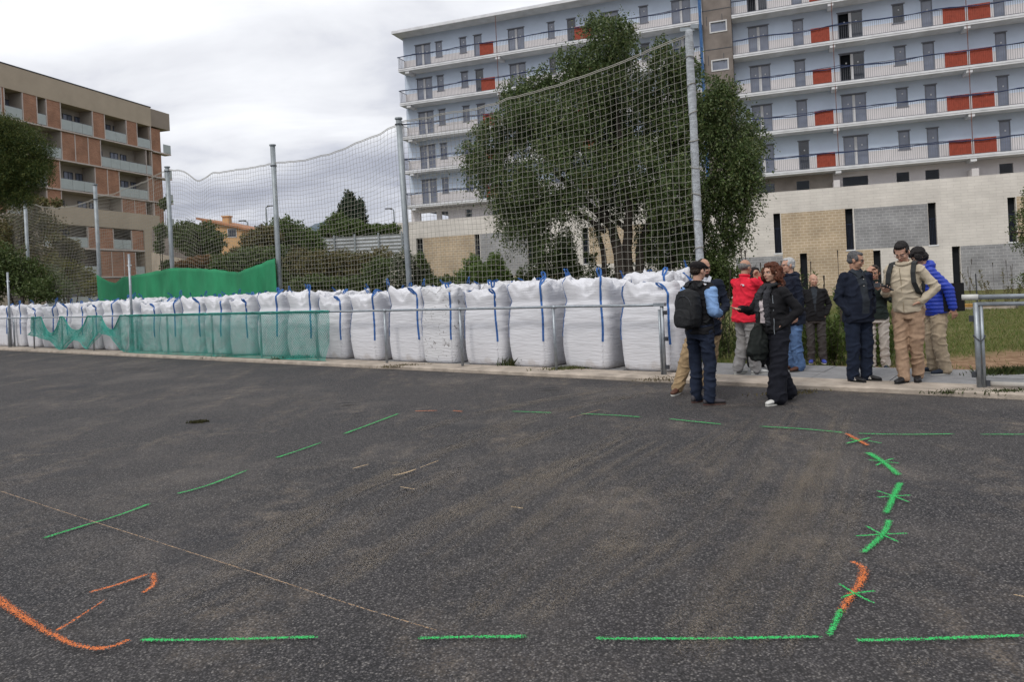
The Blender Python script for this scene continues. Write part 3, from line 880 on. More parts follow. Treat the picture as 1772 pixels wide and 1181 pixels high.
# ================================================================ tall net posts and ball stop nets
PTS = [(3.46, 13.57, 6.05, 5.93), (-2.48, 18.09, 5.70, 5.62), (-6.67, 21.27, 5.83, 5.30), (-11.37, 24.85, 5.98, 5.90), (-15.62, 28.08, 6.02, 5.52), (-20.93, 32.11, 6.17, 6.08), (-33.0, 42.0, 6.2, 6.1)]
PL = ['thick net wrapped post, rightmost of the tall posts, in front of the big tree', 'tall grey net post in front of the left end of the white block',
      'tall grey net post standing free against the cloudy sky', 'tall grey net post just right of the brick apartment block',
      'tall grey net post in front of the brick apartment block', 'grey net post at the far left under the pine tree', 'farthest grey net post beyond the left edge']
def tz(x, y): return terrain_z(x, y)
for i, (x, y, zt, za_) in enumerate(PTS):
    r_ = empty('net_post', (x, y, tz(x, y)))
    tag(r_, PL[i], 'post', 'tall posts carrying the ball stop net')
    h = zt - tz(x, y); lean = -.10 if i == 1 else (-.02 if i else 0)
    if i == 0:
        mb = MB(); rg = []
        for k in range(90):
            z = h * k / 89; n = 14
            rg.append([Vector(((.072 + .018 * noise.noise(Vector((math.cos(a) * 1.5, math.sin(a) * 1.5, z * 5)))) * math.cos(a), (.072 + .018 * noise.noise(Vector((math.cos(a) * 1.5 + 4, math.sin(a) * 1.5, z * 5)))) * math.sin(a), z)) for a in [2 * math.pi * q / n for q in range(n)]])
        mb.rings(rg).build('pole', M['wrapped'], r_, True)
        mb = MB()
        for k in range(11):
            z = .6 + k * .5
            mb = MB().tube([(.085 * math.cos(a), .085 * math.sin(a), z + .03 * math.sin(a + k)) for a in np.linspace(0, 2 * math.pi, 15)], .008, 5)
            mb.build('tie', M['net'], r_)
        MB().box(-.16, .10, -.02, .02, h - .02, h + .05).box(.04, .17, -.03, .03, h + .02, h + .10).build('bracket', M['post'], r_)
    else:
        MB().tube([(0, 0, 0), (lean * .5, 0, h * .5), (lean, 0, h)], {1: .072, 2: .072}.get(i, .07), 12).build('pole', M['post'], r_, True)
        MB().tube([(lean, 0, h - .004), (lean, 0, h + .03)], .095, 12).build('top_cap', M['post'], r_)
        MB().tube([(lean + .09 * math.cos(a), .09 * math.sin(a), za_ - tz(x, y) - .05) for a in np.linspace(0, 2 * math.pi, 13)], .012, 5).build('clamp', M['metal_dark'], r_)

def strand_mesh(lines, radii, name, mats, parent=None):
    """many thin three sided cords in one mesh; lines: list of (k,3) arrays"""
    Vs = []; Fs = []; off = 0
    for ln, r in zip(lines, radii):
        ln = np.asarray(ln, float); k = len(ln)
        t = np.gradient(ln, axis=0); t /= np.linalg.norm(t, axis=1)[:, None] + 1e-9
        ref = np.where(np.abs(t[:, 2:3]) < .8, np.array([[0, 0, 1.]]), np.array([[.605, .796, 0]]))
        a = np.cross(t, ref); a /= np.linalg.norm(a, axis=1)[:, None] + 1e-9
        b = np.cross(t, a)
        ring = np.stack([ln + r * (math.cos(q) * a + math.sin(q) * b) for q in (0, 2.094, 4.189)], 1)
        Vs.append(ring.reshape(-1, 3))
        i = np.arange(k - 1)[:, None] * 3; q = np.arange(3)[None]; q2 = (q + 1) % 3
        f = np.stack([i + q, i + q2, i + 3 + q2, i + 3 + q], -1).reshape(-1, 4) + off
        Fs.append(f); off += k * 3
    V = np.concatenate(Vs); F_ = np.concatenate(Fs)
    me = bpy.data.meshes.new(name)
    me.vertices.add(len(V)); me.vertices.foreach_set('co', V.reshape(-1).astype(np.float32))
    me.loops.add(len(F_) * 4); me.loops.foreach_set('vertex_index', F_.reshape(-1).astype(np.int32))
    me.polygons.add(len(F_))
    me.polygons.foreach_set('loop_start', np.arange(0, len(F_) * 4, 4, dtype=np.int32)); me.polygons.foreach_set('loop_total', np.full(len(F_), 4, dtype=np.int32))
    for m in (mats if isinstance(mats, list) else [mats]): me.materials.append(m)
    me.update(calc_edges=True)
    o = bpy.data.objects.new(name, me); COL.objects.link(o)
    if parent is not None: o.parent = parent
    return o
NLAB = ['pale square mesh ball net in front of the big tree', 'pale mesh ball net against the sky just left of the white block',
        'pale square mesh ball net with a dipping top edge above the green tarpaulin', 'pale square mesh ball net in front of the right corner of the brick block',
        'pale square mesh ball net with low slack top in front of the brick block', 'pale square mesh ball net at the far left below the pine tree']
for i in range(6):
    x0, y0, _, z0 = PTS[i]; x1, y1, _, z1 = PTS[i + 1]
    if i == 0: x0 -= .05
    A = np.array([x0, y0]); B = np.array([x1, y1]); Ln = np.linalg.norm(B - A)
    cell = .128 if i < 5 else .15
    nx, nz = int(Ln / cell), int(5.6 / cell)
    sag = [.22, .22, .16, .12, .35, .5][i]
    nrm = np.array([-(B - A)[1], (B - A)[0]]) / Ln
    def npt(s, t):
        p = A + (B - A) * s
        zt = z0 + (z1 - z0) * s - sag * 4 * s * (1 - s)
        if i == 2: zt -= .28 * math.exp(-((s - .68) / .10) ** 2)
        zb = .25
        fold = noise.noise(Vector((s * Ln * .6, t * 3.0, i * 5))) * .16 * math.sin(math.pi * min(1, t * 1.2 + .03)) 
        ed = .12 * math.exp(-((1 - s if i == 0 else s) * Ln / .8) ** 2) * math.sin(t * 9)
        w = .045 * noise.noise(Vector((s * Ln * .9, t * 5, 3 + i))) + .03 * noise.noise(Vector((s * Ln * 3, t * 12, 8 + i)))
        u = .05 * noise.noise(Vector((s * Ln * .7 + 20, t * 4, i)))
        q = p + nrm * fold + (B - A) / Ln * (u + ed * .3)
        gather = .22 * math.sin(s * math.pi * 3) * t ** 3
        return (q[0], q[1], zt + (zb - zt) * t + w + gather * .3)
    grid_ = [[npt(a / nx, b / nz) for b in range(nz + 1)] for a in range(nx + 1)]
    G = np.array(grid_)
    lines = [G[a] for a in range(nx + 1)] + [G[:, b] for b in range(nz + 1)]
    rad = [[.0037, .0036, .0037, .0040, .0044, .0050][i]] * len(lines)
    lines.append(G[:, 0]); rad.append(.010)
    lines.append(G[:, 0] + np.array([0, 0, .03])); rad.append(.010)
    o = strand_mesh(lines, rad, 'ball_stop_net', M['net'])
    tag(o, NLAB[i], 'net', 'ball stop nets hung between the tall posts')

# green tarpaulin hung on the net behind the bags
prof = [(170, 476), (178, 480), (190, 487), (203, 490), (215, 480), (232, 477), (262, 472), (285, 467), (300, 464), (330, 464), (370, 466), (398, 469), (410, 472), (420, 470), (440, 462), (462, 453), (479, 447)]
top = []
for u, v in prof:
    r = ray(u, v); cc = 12.78; t = cc / (NF.x * r.x + NF.y); s_ = (EF.x * r.x + EF.y) * t
    top.append((s_, CAMH + r.z * t))
def tarp_top(s): return float(np.interp(s, [a for a, b in top], [b for a, b in top]))
P = []
s0, s1 = top[0][0], top[-1][0]
for i in range(170):
    s = s0 + (s1 - s0) * i / 169
    row = []
    for j in range(18):
        t = j / 17; zt = tarp_top(s) + .03 * noise.noise(Vector((s * 3, 0, 0)))
        z = zt + (.5 - zt) * t
        fold = .16 * noise.noise(Vector((s * 1.1 + t * .8, t * .6, 2))) + .05 * noise.noise(Vector((s * 3.2 - t * 1.5, t * .5, 6))) + .02 * math.sin(s * 9 + t * 3)
        row.append(FW(s, 12.72 + fold * (.3 + t), z))
    P.append(row)
mb = MB(); mb.grid(P)
tp = mb.build('green_tarpaulin', M['tarp'], smooth=True)
tag(tp, 'bright green tarpaulin hung across the net behind the white bags', 'tarpaulin')
sm_ = tp.modifiers.new('thick', 'SOLIDIFY'); sm_.thickness = .006

# ================================================================ low railing in front of the bags
FC = 10.36
def WM(s, c, z=0): return FW(s, c, z)
fr = empty('railing', FW(-5.03, FC, .06), math.atan2(EF.y, EF.x))
tag(fr, 'long low grey tube railing in front of the white bags', 'railing')
# local x along EF measured from the right end
posts = [-36.2, -33.6, -31.11, -28.81, -26.51, -24.25, -21.88, -19.76, -17.53, -15.44, -13.35, -11.15, -9.12, -7.02]
pts = []
x = -40.0
while x < -5.0:
    pts.append((x + 5.03, 0, 1.07 + .012 * noise.noise(Vector((x * .5, 0, 0))))); x += .5
pts.append((.0, 0, 1.07))
MB().tube(pts, .023, 8).build('top_rail', M['metal'], fr, True)
for s in posts:
    MB().tube([(s + 5.03, 0, -.05), (s + 5.03 + .01 * math.sin(s * 3), 0, 1.05)], .026, 8).build('post', M['metal'], fr, True)
MB().tube([(0, 0, -.03), (0, 0, 1.09)], .028, 10).build('gate_post', M['metal'], fr, True)
MB().tube([(-.048, 0, -.03), (-.048, 0, 1.0)], .018, 10).build('gate_post', M['metal'], fr, True)
for z in (.12, .55, .95):
    MB().box(.02, .075, -.022, .022, z - .03, z + .03).build('hinge', M['metal_dark'], fr)
MB().box(-.12, .06, -.04, .04, 1.05, 1.10).build('joint_cap', M['metal'], fr)
for s in posts[9:]:
    MB().tube([(s + 5.03 - .045, 0, 1.07), (s + 5.03 + .045, 0, 1.07)], .033, 8).build('joint_cap', M['metal'], fr, True)
for s, zt, lab in ((-21.93, 2.93, 'thin tall tube post standing beside the green tarpaulin end of the railing'), (-31.2, 2.82, 'thin tall tube post at the far left end of the railing')):
    p = FW(s, FC + .09, .06)
    r_ = empty('tube_post', p); tag(r_, lab, 'post')
    MB().tube([(0, 0, 0), (0, 0, zt - .06)], .036, 8).build('pole', M['metal'], r_, True)
    MB().tube([(.12, .03, 0), (.12, .03, 1.1)], .03, 8).build('side_tube', M['metal'], r_, True)
    MB().tube([(-.06, 0, zt - .4), (.07, 0, zt - .4)], .018, 6).build('lug', M['metal'], r_)
# second railing to the right
f2 = empty('gate_railing', FW(-.95, FC, .06), math.atan2(EF.y, EF.x))
tag(f2, 'heavy blue grey tube railing with double top rail at the right edge', 'railing')
MB().tube([(0, 0, -.02), (0, 0, 1.02)], .032, 12).build('post', M['metal'], f2, True)
MB().tube([(.052, .0, -.02), (.052, .0, 1.0)], .018, 12).build('post', M['metal'], f2, True)
MB().tube([(-.11, 0, 1.085), (2.5, 0, 1.085)], .030, 10).build('top_rail', M['metal'], f2, True)
MB().tube([(-.02, 0, 1.0), (2.5, 0, 1.0)], .026, 10).build('second_rail', M['metal'], f2, True)
MB().tube([(-.14, 0, 1.085), (.03, 0, 1.085)], .036, 10).build('end_sleeve', mat('pale_metal', (.5, .5, .48), .5), f2, True)
MB().tube([(.1, .02, .05), (2.5, .02, .05)], .032, 8).build('bottom_rail', mat('pale_tube', (.40, .38, .35), .7), f2, True)
for s in (2.2,): MB().tube([(s, 0, -.02), (s, 0, 1.05)], .03, 8).build('post', M['metal'], f2, True)
for z, d in ((.16, -1), (.83, -1), (.06, 1)):
    MB().box(-.075 if d < 0 else .07, -.03 if d < 0 else .11, -.025, .025, z - .035, z + .035).build('hinge', M['metal_dark'], f2)
MB().tube([(.02 + .06 * math.cos(a), .045 * math.sin(a), .60 + .03 * math.sin(a * 2 + 1)) for a in np.linspace(0, 6.28, 14)], .008, 5).build('wire_tie', M['metal_dark'], f2)

# ================================================================ green goal net hanging on the railing
def gtop(s): return 1.14
def gbot(s):
    if s > -21.9: return .075
    k = np.interp(s, [-28.9, -28.2, -27.2, -26.5, -26.2, -25.4, -24.9, -24.35, -24.1, -23.5, -22.9, -22.3, -21.95], [.55, .50, .35, .07, .10, .42, .38, .12, .30, .65, .55, .16, .08])
    return float(k)
def gtopf(s):
    if s > -21.7: return 1.15
    dips = [(-27.3, .55, .75), (-25.4, .45, .9), (-23.0, .42, .6)]
    z = 1.15
    for c, d, w_ in dips: z -= d * max(0, 1 - ((s - c) / w_) ** 2)
    return z
def greennet(sa, sb, cell, layer, name, label):
    Ln = sb - sa; n = int(Ln / cell); m = max(6, int(1.08 / cell))
    def gp_(a, b):
        s = sa + Ln * a / n; t = b / m
        zt, zb = gtopf(s), gbot(s)
        pull = .10 * math.sin(s * 1.6 + layer) * t + .35 * t * noise.noise(Vector((s * .45, t, layer * 3)))
        z = zt + (zb - zt) * t + .02 * noise.noise(Vector((s * 5, t * 6, layer)))
        out_ = -.035 - .05 * t - .10 * max(0, t - .82) * 5 * (.6 + .5 * noise.noise(Vector((s * 1.3, 0, 4 + layer)))) + .03 * noise.noise(Vector((s * 2.5, t * 3, layer)))
        ss_ = min(sb, max(sa, s + pull))
        if t > .9: z = max(.08, z)
        return FW(ss_, FC + out_ + .012 * layer, z)
    G = np.array([[tuple(gp_(a, b)) for b in range(m + 1)] for a in range(n + 1)])
    lines = []
    for k in range(-m, n + 1):
        a = [G[k + j, j] for j in range(m + 1) if 0 <= k + j <= n]
        if len(a) > 1: lines.append(a)
        a = [G[k + m - j, j] for j in range(m + 1) if 0 <= k + m - j <= n]
        if len(a) > 1: lines.append(a)
    o = strand_mesh(lines + [G[:, 0], G[:, m]], [.0040 if layer == 0 else .0020] * len(lines) + [.012, .008], name, M['greennet'])
    return o
gn = greennet(-21.9, -12.85, .066, 0, 'green_goal_net', '')
tag(gn, 'dense teal green knotted net hung along the railing in front of the bags', 'net')
g2 = greennet(-21.9, -12.85, .058, 1, 'inner_layer', ''); g2.parent = gn
g3 = greennet(-28.9, -21.9, .060, 0, 'torn_green_net', '')
tag(g3, 'torn teal green net hanging in loops from the left part of the railing', 'net')
g4 = greennet(-28.9, -21.9, .045, 1, 'inner_layer', ''); g4.parent = g3
lines = []
for s in posts + [-5.03]:
    pass
wr = []
for a in range(0, 900):
    s = -21.9 + a * .0100
    wr.append(tuple(FW(s, FC + .034 * math.cos(a * .9), 1.13 + .034 * math.sin(a * .9))))
o = strand_mesh([np.array(wr)], [.006], 'lashing', M['greennet'], gn)

# ================================================================ bulk bags
M['bag'] = mat('woven_white_bag', (.60, .605, .64), .75, .05, 1.5, bump=.55, bscale=5, stretch=(1, 1, 7), spec=.25)
def bag_dirt(m):
    nt = m.node_tree; N, L = nt.nodes, nt.links; pb = N['Principled BSDF']; src = pb.inputs['Base Color'].links[0].from_socket
    tc = N.new('ShaderNodeTexCoord'); sp = N.new('ShaderNodeSeparateXYZ'); L.new(tc.outputs['Object'], sp.inputs[0])
    nz = N.new('ShaderNodeTexNoise'); nz.inputs['Scale'].default_value = 6; nz.inputs['Detail'].default_value = 7; L.new(tc.outputs['Object'], nz.inputs['Vector'])
    a = N.new('ShaderNodeMath'); a.operation = 'MULTIPLY_ADD'; a.inputs[1].default_value = .45; L.new(nz.outputs['Fac'], a.inputs[0]); a.inputs[2].default_value = -.10
    b = N.new('ShaderNodeMath'); b.operation = 'SUBTRACT'; L.new(a.outputs[0], b.inputs[0]); L.new(sp.outputs['Z'], b.inputs[1])
    r = N.new('ShaderNodeMapRange'); r.inputs['From Min'].default_value = 0; r.inputs['From Max'].default_value = .16; r.inputs['To Max'].default_value = .55; L.new(b.outputs[0], r.inputs[0])
    mx = N.new('ShaderNodeMix'); mx.data_type = 'RGBA'; L.new(r.outputs[0], mx.inputs[0]); L.new(src, mx.inputs[6]); mx.inputs[7].default_value = (.30, .25, .20, 1); L.new(mx.outputs[2], pb.inputs['Base Color'])
bag_dirt(M['bag'])
def bag_point(th, lev, seed, sx, sy, hs):
    """surface of the filled bag: lev 0..1 side wall, 1..2 closed crown"""
    c, s = math.cos(th), math.sin(th)
    so_ = Vector((seed * 13.7, seed * 3.1, 0))
    cf = abs(math.sin(2 * th)) ** 3
    if lev <= 1:
        z = 1.16 * lev
        e = 7
        rr = (abs(c) ** e + abs(s) ** e) ** (-1 / e)
        a = .435 + .065 * math.sin(math.pi * min(1, .08 + lev * .9)) ** .7
        a *= min(1, .93 + lev * 2.2)
        f = .010 * noise.noise(Vector((c * 1.6, s * 1.6, z * 13)) + so_) * sstep(.25, .8, lev) + .014 * noise.noise(Vector((c * 1.2, s * 1.2, z * 1.6)) + so_)
        f += .007 * noise.noise(Vector((c * 2.2, s * 2.2, z * 24)) + so_) * sstep(.3, .7, lev)
        f -= .012 * math.exp(-((lev - .97) / .03) ** 2)
        r = rr * (a + f)
        return Vector((r * c * sx, r * s * sy, z * hs))
    t = lev - 1
    e = 5.5 - 2.5 * t
    rr = (abs(c) ** e + abs(s) ** e) ** (-1 / e)
    a = .450 * math.cos(t * math.pi / 2) ** .62
    cr_n = noise.noise(Vector((c * 2.4, s * 2.4, t * 3)) + so_)
    z = 1.16 + .29 * (1 - (1 - t) ** 2.6)
    z += .19 * cf * math.exp(-((t - .20) / .24) ** 2) * (.7 + .6 * noise.noise(Vector((c, s, 0)) * 3 + so_))
    rid = 1 - abs(noise.noise(Vector((c * 2.9 + t * 2, s * 2.9, t * 3.2)) + so_) * 2.6)
    z += (.09 * cr_n + .065 * rid) * min(1, t * 5) * (1 - t * .5)
    r = rr * (a + (.05 * rid - .015) * min(1, t * 6) * (1 - t)) * (1 + .10 * cf * math.exp(-((t - .2) / .2) ** 2))
    return Vector((r * c * sx, r * s * sy, z * hs))
def make_bag(seed):
    rr_ = random.Random(seed * 7 + 1)
    sx, sy, hs = rr_.uniform(.97, 1.05), rr_.uniform(.97, 1.03), rr_.uniform(.955, 1.04)
    root = empty('bulk_bag')
    n = 72; rg = []
    levs = [0, .012, .03, .06] + [.1 + .9 * k / 34 for k in range(35)] + [1 + k / 22 for k in range(1, 22)] + [1.985]
    for lv in levs:
        rg.append([bag_point(2 * math.pi * k / n, lv, seed, sx, sy, hs) for k in range(n)])
    rg.insert(0, [Vector((p.x * .9, p.y * .9, -.004)) for p in rg[0]])
    MB().rings(rg).build('sack', M['bag'], root, True)
    for q, thd in enumerate((-45, 45, 135, 225)):
        th = R(thd) + rr_.uniform(-.07, .07)
        od = Vector((math.cos(R(thd)), math.sin(R(thd)), 0)); td = Vector((-od.y, od.x, 0))
        if q == 0: th = R(-52) + rr_.uniform(-.04, .05)
        pts = []; 
        for k in range(26):
            lv = .40 + (1.20 - .40) * k / 25 if q != 3 else .45 + (1.2 - .45) * k / 25
            p = bag_point(th + .012 * math.sin(k * .25 + seed), lv, seed, sx, sy, hs)
            pts.append(p + Vector((p.x, p.y, 0)).normalized() * .007 + Vector((0, 0, .006 if lv > 1 else 0)))
        lean = td * rr_.uniform(-.14, .14) + od * rr_.uniform(-.16, .03)
        P0 = pts[-1]; H_ = rr_.choice([.03, .08, .17]) if q else rr_.uniform(.08, .2)
        kk = rr_.random()
        loop = []
        for k in range(1, 15):
            a = k / 14
            u_ = math.sin(a * math.pi) ; 
            side = math.sin(a * 2 * math.pi) * .028
            loop.append(P0 + Vector((0, 0, H_ * u_)) + lean * u_ * 1.2 + td * side + od * (-.05 * a))
        MB().ribbon(pts + loop, [td] * len(pts) + [td * .8 + od * math.sin(k) * .6 for k in range(len(loop))], .036, .006).build('strap', M['strap'], root)
        if q == 0:
            sp_ = []
            for k in range(12):
                p = bag_point(th + .01 * math.sin(k * 2.5), .03 + .36 * k / 11, seed, sx, sy, hs)
                sp_.append(p + Vector((p.x, p.y, 0)).normalized() * .004)
            MB().ribbon(sp_, td, .022, .004).build('seam', M['bag'], root)
    return root
protos = [make_bag(k) for k in range(7)]
first_used = [False] * 7
sB = [-5.06, -6.24, -7.41, -8.48, -9.67, -10.57, -11.76, -12.95, -14.0, -15.25, -16.47, -17.66, -18.83, -20.02, -21.18, -22.34, -23.55, -24.64, -25.75, -26.95, -28.2, -29.5, -30.8, -32.2]
extra = ['beside the man with the cap', 'left of the gate post bag', 'between the first two railing posts from the gate', '', '', '', '', 'at the right edge of the green net', '', '', '', '', '', '', '', '', '', '', '', '', '', '', '', 'at the left edge']
ordn = ['first', 'second', 'third', 'fourth', 'fifth', 'sixth', 'seventh', 'eighth', 'ninth', 'tenth', 'eleventh', 'twelfth', 'thirteenth', 'fourteenth', 'fifteenth', 'sixteenth', 'seventeenth', 'eighteenth', 'nineteenth', 'twentieth', 'twenty-first', 'twenty-second', 'twenty-third', 'twenty-fourth']
def place_bag(k, s, c, rz, label, group, sc=1.0, dz=0):
    if not first_used[k]: o = protos[k]; first_used[k] = True
    else: o = copy_tree(protos[k])
    o.location = FW(s, c, .05 + dz); o.rotation_euler = (0, 0, math.atan2(EF.y, EF.x) + rz)
    o.scale = (sc, 1, 1); o.rotation_euler.x = rb.uniform(-.012, .02); o.rotation_euler.y = rb.uniform(-.018, .018)
    tag(o, label, 'bulk bag', group)
rb = random.Random(3)
order = [3, 0, 5, 1, 4, 2, 6]
for i, s in enumerate(sB):
    gap = (s - sB[i + 1]) if i < len(sB) - 1 else 1.2
    half = .45
    lab = 'white bulk bag with blue straps, front row, %s from the right end' % ordn[i]
    place_bag(order[i % 7], s - .40, 11.17 + rb.uniform(-.03, .03), rb.uniform(-.05, .05), lab, 'white bulk bags in the front row', min(1.08, max(.93, gap / 1.17)))
# dark scuffs on one bag near the middle
SC_ = mat('scuffed_white_bag', (.58, .585, .61), .75, .05, 1.5, bump=.8, bscale=5, stretch=(1, 1, 7))
nt = SC_.node_tree; N, L = nt.nodes, nt.links
tc_ = N.new('ShaderNodeTexCoord'); nz_ = N.new('ShaderNodeTexNoise'); nz_.inputs['Scale'].default_value = 9; nz_.inputs['Detail'].default_value = 8; nz_.inputs['Distortion'].default_value = 1.2
L.new(tc_.outputs['Object'], nz_.inputs['Vector'])
rp_ = N.new('ShaderNodeMapRange'); rp_.inputs['From Min'].default_value = .60; rp_.inputs['From Max'].default_value = .68; L.new(nz_.outputs['Fac'], rp_.inputs[0])
mx_ = N.new('ShaderNodeMix'); mx_.data_type = 'RGBA'; L.new(rp_.outputs[0], mx_.inputs[0]); pb_ = N['Principled BSDF']; L.new(pb_.inputs['Base Color'].links[0].from_socket, mx_.inputs[6]); mx_.inputs[7].default_value = (.22, .21, .21, 1); L.new(mx_.outputs[2], pb_.inputs['Base Color'])
for o_ in bpy.data.objects:
    if o_.get('label', '').startswith('white bulk bag') and 'fifth from' in o_['label']:
        o_['label'] = 'white bulk bag with dark scuff marks on its front, front row near the middle'
        for ch in o_.children:
            if ch.name.startswith('sack'):
                ch.material_slots[0].link = 'OBJECT'; ch.material_slots[0].material = SC_
for i in range(21):
    s = -6.1 - i * 1.21 + rb.uniform(-.1, .1)
    place_bag(order[(i * 3 + 2) % 7], s, 12.27 + rb.uniform(-.04, .04), rb.uniform(-.15, .15), 'mostly hidden white bulk bag, rear row, %s from the right end' % ordn[i], 'white bulk bags in the rear row', 1.0, rb.uniform(-.06, .06) + (.05 if i == 0 else 0))

# weeds and leaf litter along the kerb
def weed_clump(u, v, n, h, spread, label, cols):
    p = gnd(u, v, .05)
    pts = np.stack([p.x + rng.normal(0, spread, n), p.y + rng.normal(0, spread * .35, n), np.full(n, .04)], 1)
    V = blades(pts, h, .008, 1.1)
    o = quads_mesh('weed_tuft', V, [leaf_mat('weed_leaves', cols, .7, .2)])
    tag(o, label, 'weeds', kind='stuff')
dk = [(.03, .045, .012), (.055, .075, .02), (.035, .05, .02), (.10, .09, .04)]
weed_clump(915, 632, 900, .16, .20, 'dark weeds between the third and fourth bag behind the railing', dk)
weed_clump(868, 628, 500, .12, .13, 'small dark weeds below the gap left of the scuffed bag', dk)
weed_clump(985, 640, 500, .07, .22, 'thin green weeds at the kerb in front of the second bag', [(.08, .10, .03), (.14, .14, .06)])
weed_clump(700, 634, 350, .05, .22, 'dry weeds on the kerb at the middle railing posts', [(.10, .08, .04), (.16, .13, .07)])
weed_clump(510, 622, 600, .10, .25, 'green weeds at the foot of the green net near its right end', dk)
weed_clump(420, 617, 500, .07, .35, 'low weeds along the foot of the green net near its middle', dk)
weed_clump(1170, 655, 250, .04, .22, 'dry weeds at the kerb by the gate post', [(.10, .08, .04), (.16, .13, .07)])
weed_clump(1365, 680, 260, .03, .18, 'tiny dry weeds at the kerb edge behind the woman', [(.10, .08, .04), (.14, .12, .06)])
weed_clump(1740, 680, 350, .05, .12, 'dark weed at the kerb below the right railing', dk)
weed_clump(1655, 678, 250, .04, .12, 'small weed at the kerb left of the right railing post', dk)
weed_clump(1752, 646, 900, .10, .22, 'dark green low weed patch behind the pavement at the right edge', dk)

# ================================================================ trees and shrubs
def Bl(u, v, D, ru, rv, dd=1.0):
    p = at(u, v, D)
    a, b = ru / FPX * D, rv / FPX * D
    return (np.array(p), np.array([a, (a + b) / 2 * dd, b]))
def leaf_quads(p, d, ln, wd):
    """p base, d unit direction, leaf length and width"""
    n = len(p)
    r = rng.normal(size=(n, 3)); s = np.cross(d, r); s /= np.linalg.norm(s, axis=1)[:, None] + 1e-9
    ln = (ln * rng.uniform(.6, 1.3, n))[:, None]; w_ = (wd * rng.uniform(.6, 1.3, n))[:, None]
    return np.stack([p, p + d * ln * .45 + s * w_ * .5, p + d * ln, p + d * ln * .45 - s * w_ * .5], 1)
def cloud(blobs, n, ln, wd, down=.3, shell=.45, gap=None, gscale=1.2):
    vol = np.array([b[1][0] * b[1][2] for b in blobs]); k = np.maximum(1, (n * vol / vol.sum()).astype(int))
    ps = []
    for (c, r), m in zip(blobs, k):
        q = rng.normal(size=(m, 3)); q /= np.linalg.norm(q, axis=1)[:, None]
        rad = rng.uniform(0, 1, m) ** shell
        # ragged lumps
        lump = 1 + .18 * np.sin(q[:, 0] * 5 + c[0] * 3) * np.sin(q[:, 2] * 6 + c[2]) + .10 * np.sin(q[:, 0] * 13 + q[:, 2] * 11) + rng.normal(0, .06, m)
        ps.append(c + q * (rad * lump)[:, None] * r)
    p = np.concatenate(ps)
    if gap is not None:
        keep = np.array([noise.noise(Vector(tuple(x * gscale))) > gap for x in p]); p = p[keep]
    d = rng.normal(size=p.shape); d[:, 2] -= down * 2.2; d /= np.linalg.norm(d, axis=1)[:, None]
    return leaf_quads(p, d, ln, wd)
def sprays(blobs, nspray, length, nleaf, ln, wd, droop=1.0, up=0.0, shell=.5):
    vol = np.array([b[1][0] * b[1][2] for b in blobs]); k = np.maximum(1, (nspray * vol / vol.sum()).astype(int))
    out_ = []
    for (c, r), m in zip(blobs, k):
        q = rng.normal(size=(m, 3)); q /= np.linalg.norm(q, axis=1)[:, None]
        p0 = c + q * (rng.uniform(0, 1, m) ** shell)[:, None] * r * .92
        dr_ = q * .5 + rng.normal(size=(m, 3)) * .35; dr_[:, 2] += up; dr_ /= np.linalg.norm(dr_, axis=1)[:, None]
        L_ = length * rng.uniform(.4, 1.3, m)
        for j in range(nleaf):
            t = (j + rng.uniform(0, 1, m)) / nleaf
            p = p0 + dr_ * (L_ * t * .55)[:, None]
            p[:, 2] -= droop * L_ * t ** 1.6
            p += rng.normal(0, .022, p.shape)
            d = rng.normal(size=p.shape) * .75 + dr_ * .3; d[:, 2] -= droop * .9 * (t + .3); d[:, 2] += up * .5
            d /= np.linalg.norm(d, axis=1)[:, None]
            out_.append(leaf_quads(p, d, ln, wd))
    return np.concatenate(out_)
def limb(mb, pts, r0, r1, wob=.06):
    P = [Vector(p) for p in pts]; out_ = []
    for i in range(len(P) - 1):
        for k in range(5):
            t = k / 5; q = P[i].lerp(P[i + 1], t)
            if i or k: q += Vector((noise.noise(q * 2.0), noise.noise(q * 2.0 + Vector((5, 0, 0))), noise.noise(q * 2 + Vector((0, 5, 0))))) * wob
            out_.append(q)
    out_.append(P[-1])
    m = len(out_); mb.tube(out_, [r0 + (r1 - r0) * i / (m - 1) for i in range(m)], 8)
def plant(name, label, cat, foot, V, lmat, limbs=None, group=None, lname='crown', tname='trunk', wmat=None):
    root = empty(name, foot); tag(root, label, cat, group)
    V = V - np.array(tuple(foot))
    quads_mesh(lname, V, [lmat], root)
    if limbs:
        mb = MB()
        for pts, r0, r1 in limbs: limb(mb, [Vector(p) - Vector(foot) for p in pts], r0, r1)
        mb.build(tname, wmat or M['wood'], root, True)
    return root

LM_main = leaf_mat('weeping_tree_leaves', [(.036, .060, .020), (.062, .098, .028), (.080, .122, .040), (.055, .082, .030), (.16, .205, .085), (.11, .115, .04)], .38, .28)
D = 18.5
mb_ = [(1060, 62, 42, 40), (1030, 40, 30, 22), (1078, 92, 26, 36), (1000, 120, 62, 48), (948, 140, 42, 30), (900, 160, 40, 30), (1055, 140, 52, 42), (900, 205, 50, 34), (860, 235, 45, 40), (960, 210, 80, 60), (1060, 210, 80, 60),
       (1140, 160, 50, 60), (1145, 92, 24, 34), (1185, 120, 30, 40), (1235, 165, 42, 42), (1242, 215, 55, 58), (1180, 240, 62, 66), (1288, 235, 32, 46), (1265, 300, 46, 58), (1290, 275, 28, 40), (845, 285, 38, 36), (900, 320, 58, 56),
       (980, 290, 75, 60), (1080, 285, 75, 62), (1160, 320, 56, 60), (1222, 370, 42, 62), (1268, 365, 28, 52), (885, 378, 22, 30), (935, 372, 38, 45), (975, 350, 30, 30), (1090, 345, 50, 28), (1150, 390, 48, 50), (1222, 430, 30, 40), (822, 262, 22, 20), (1250, 420, 20, 40)]
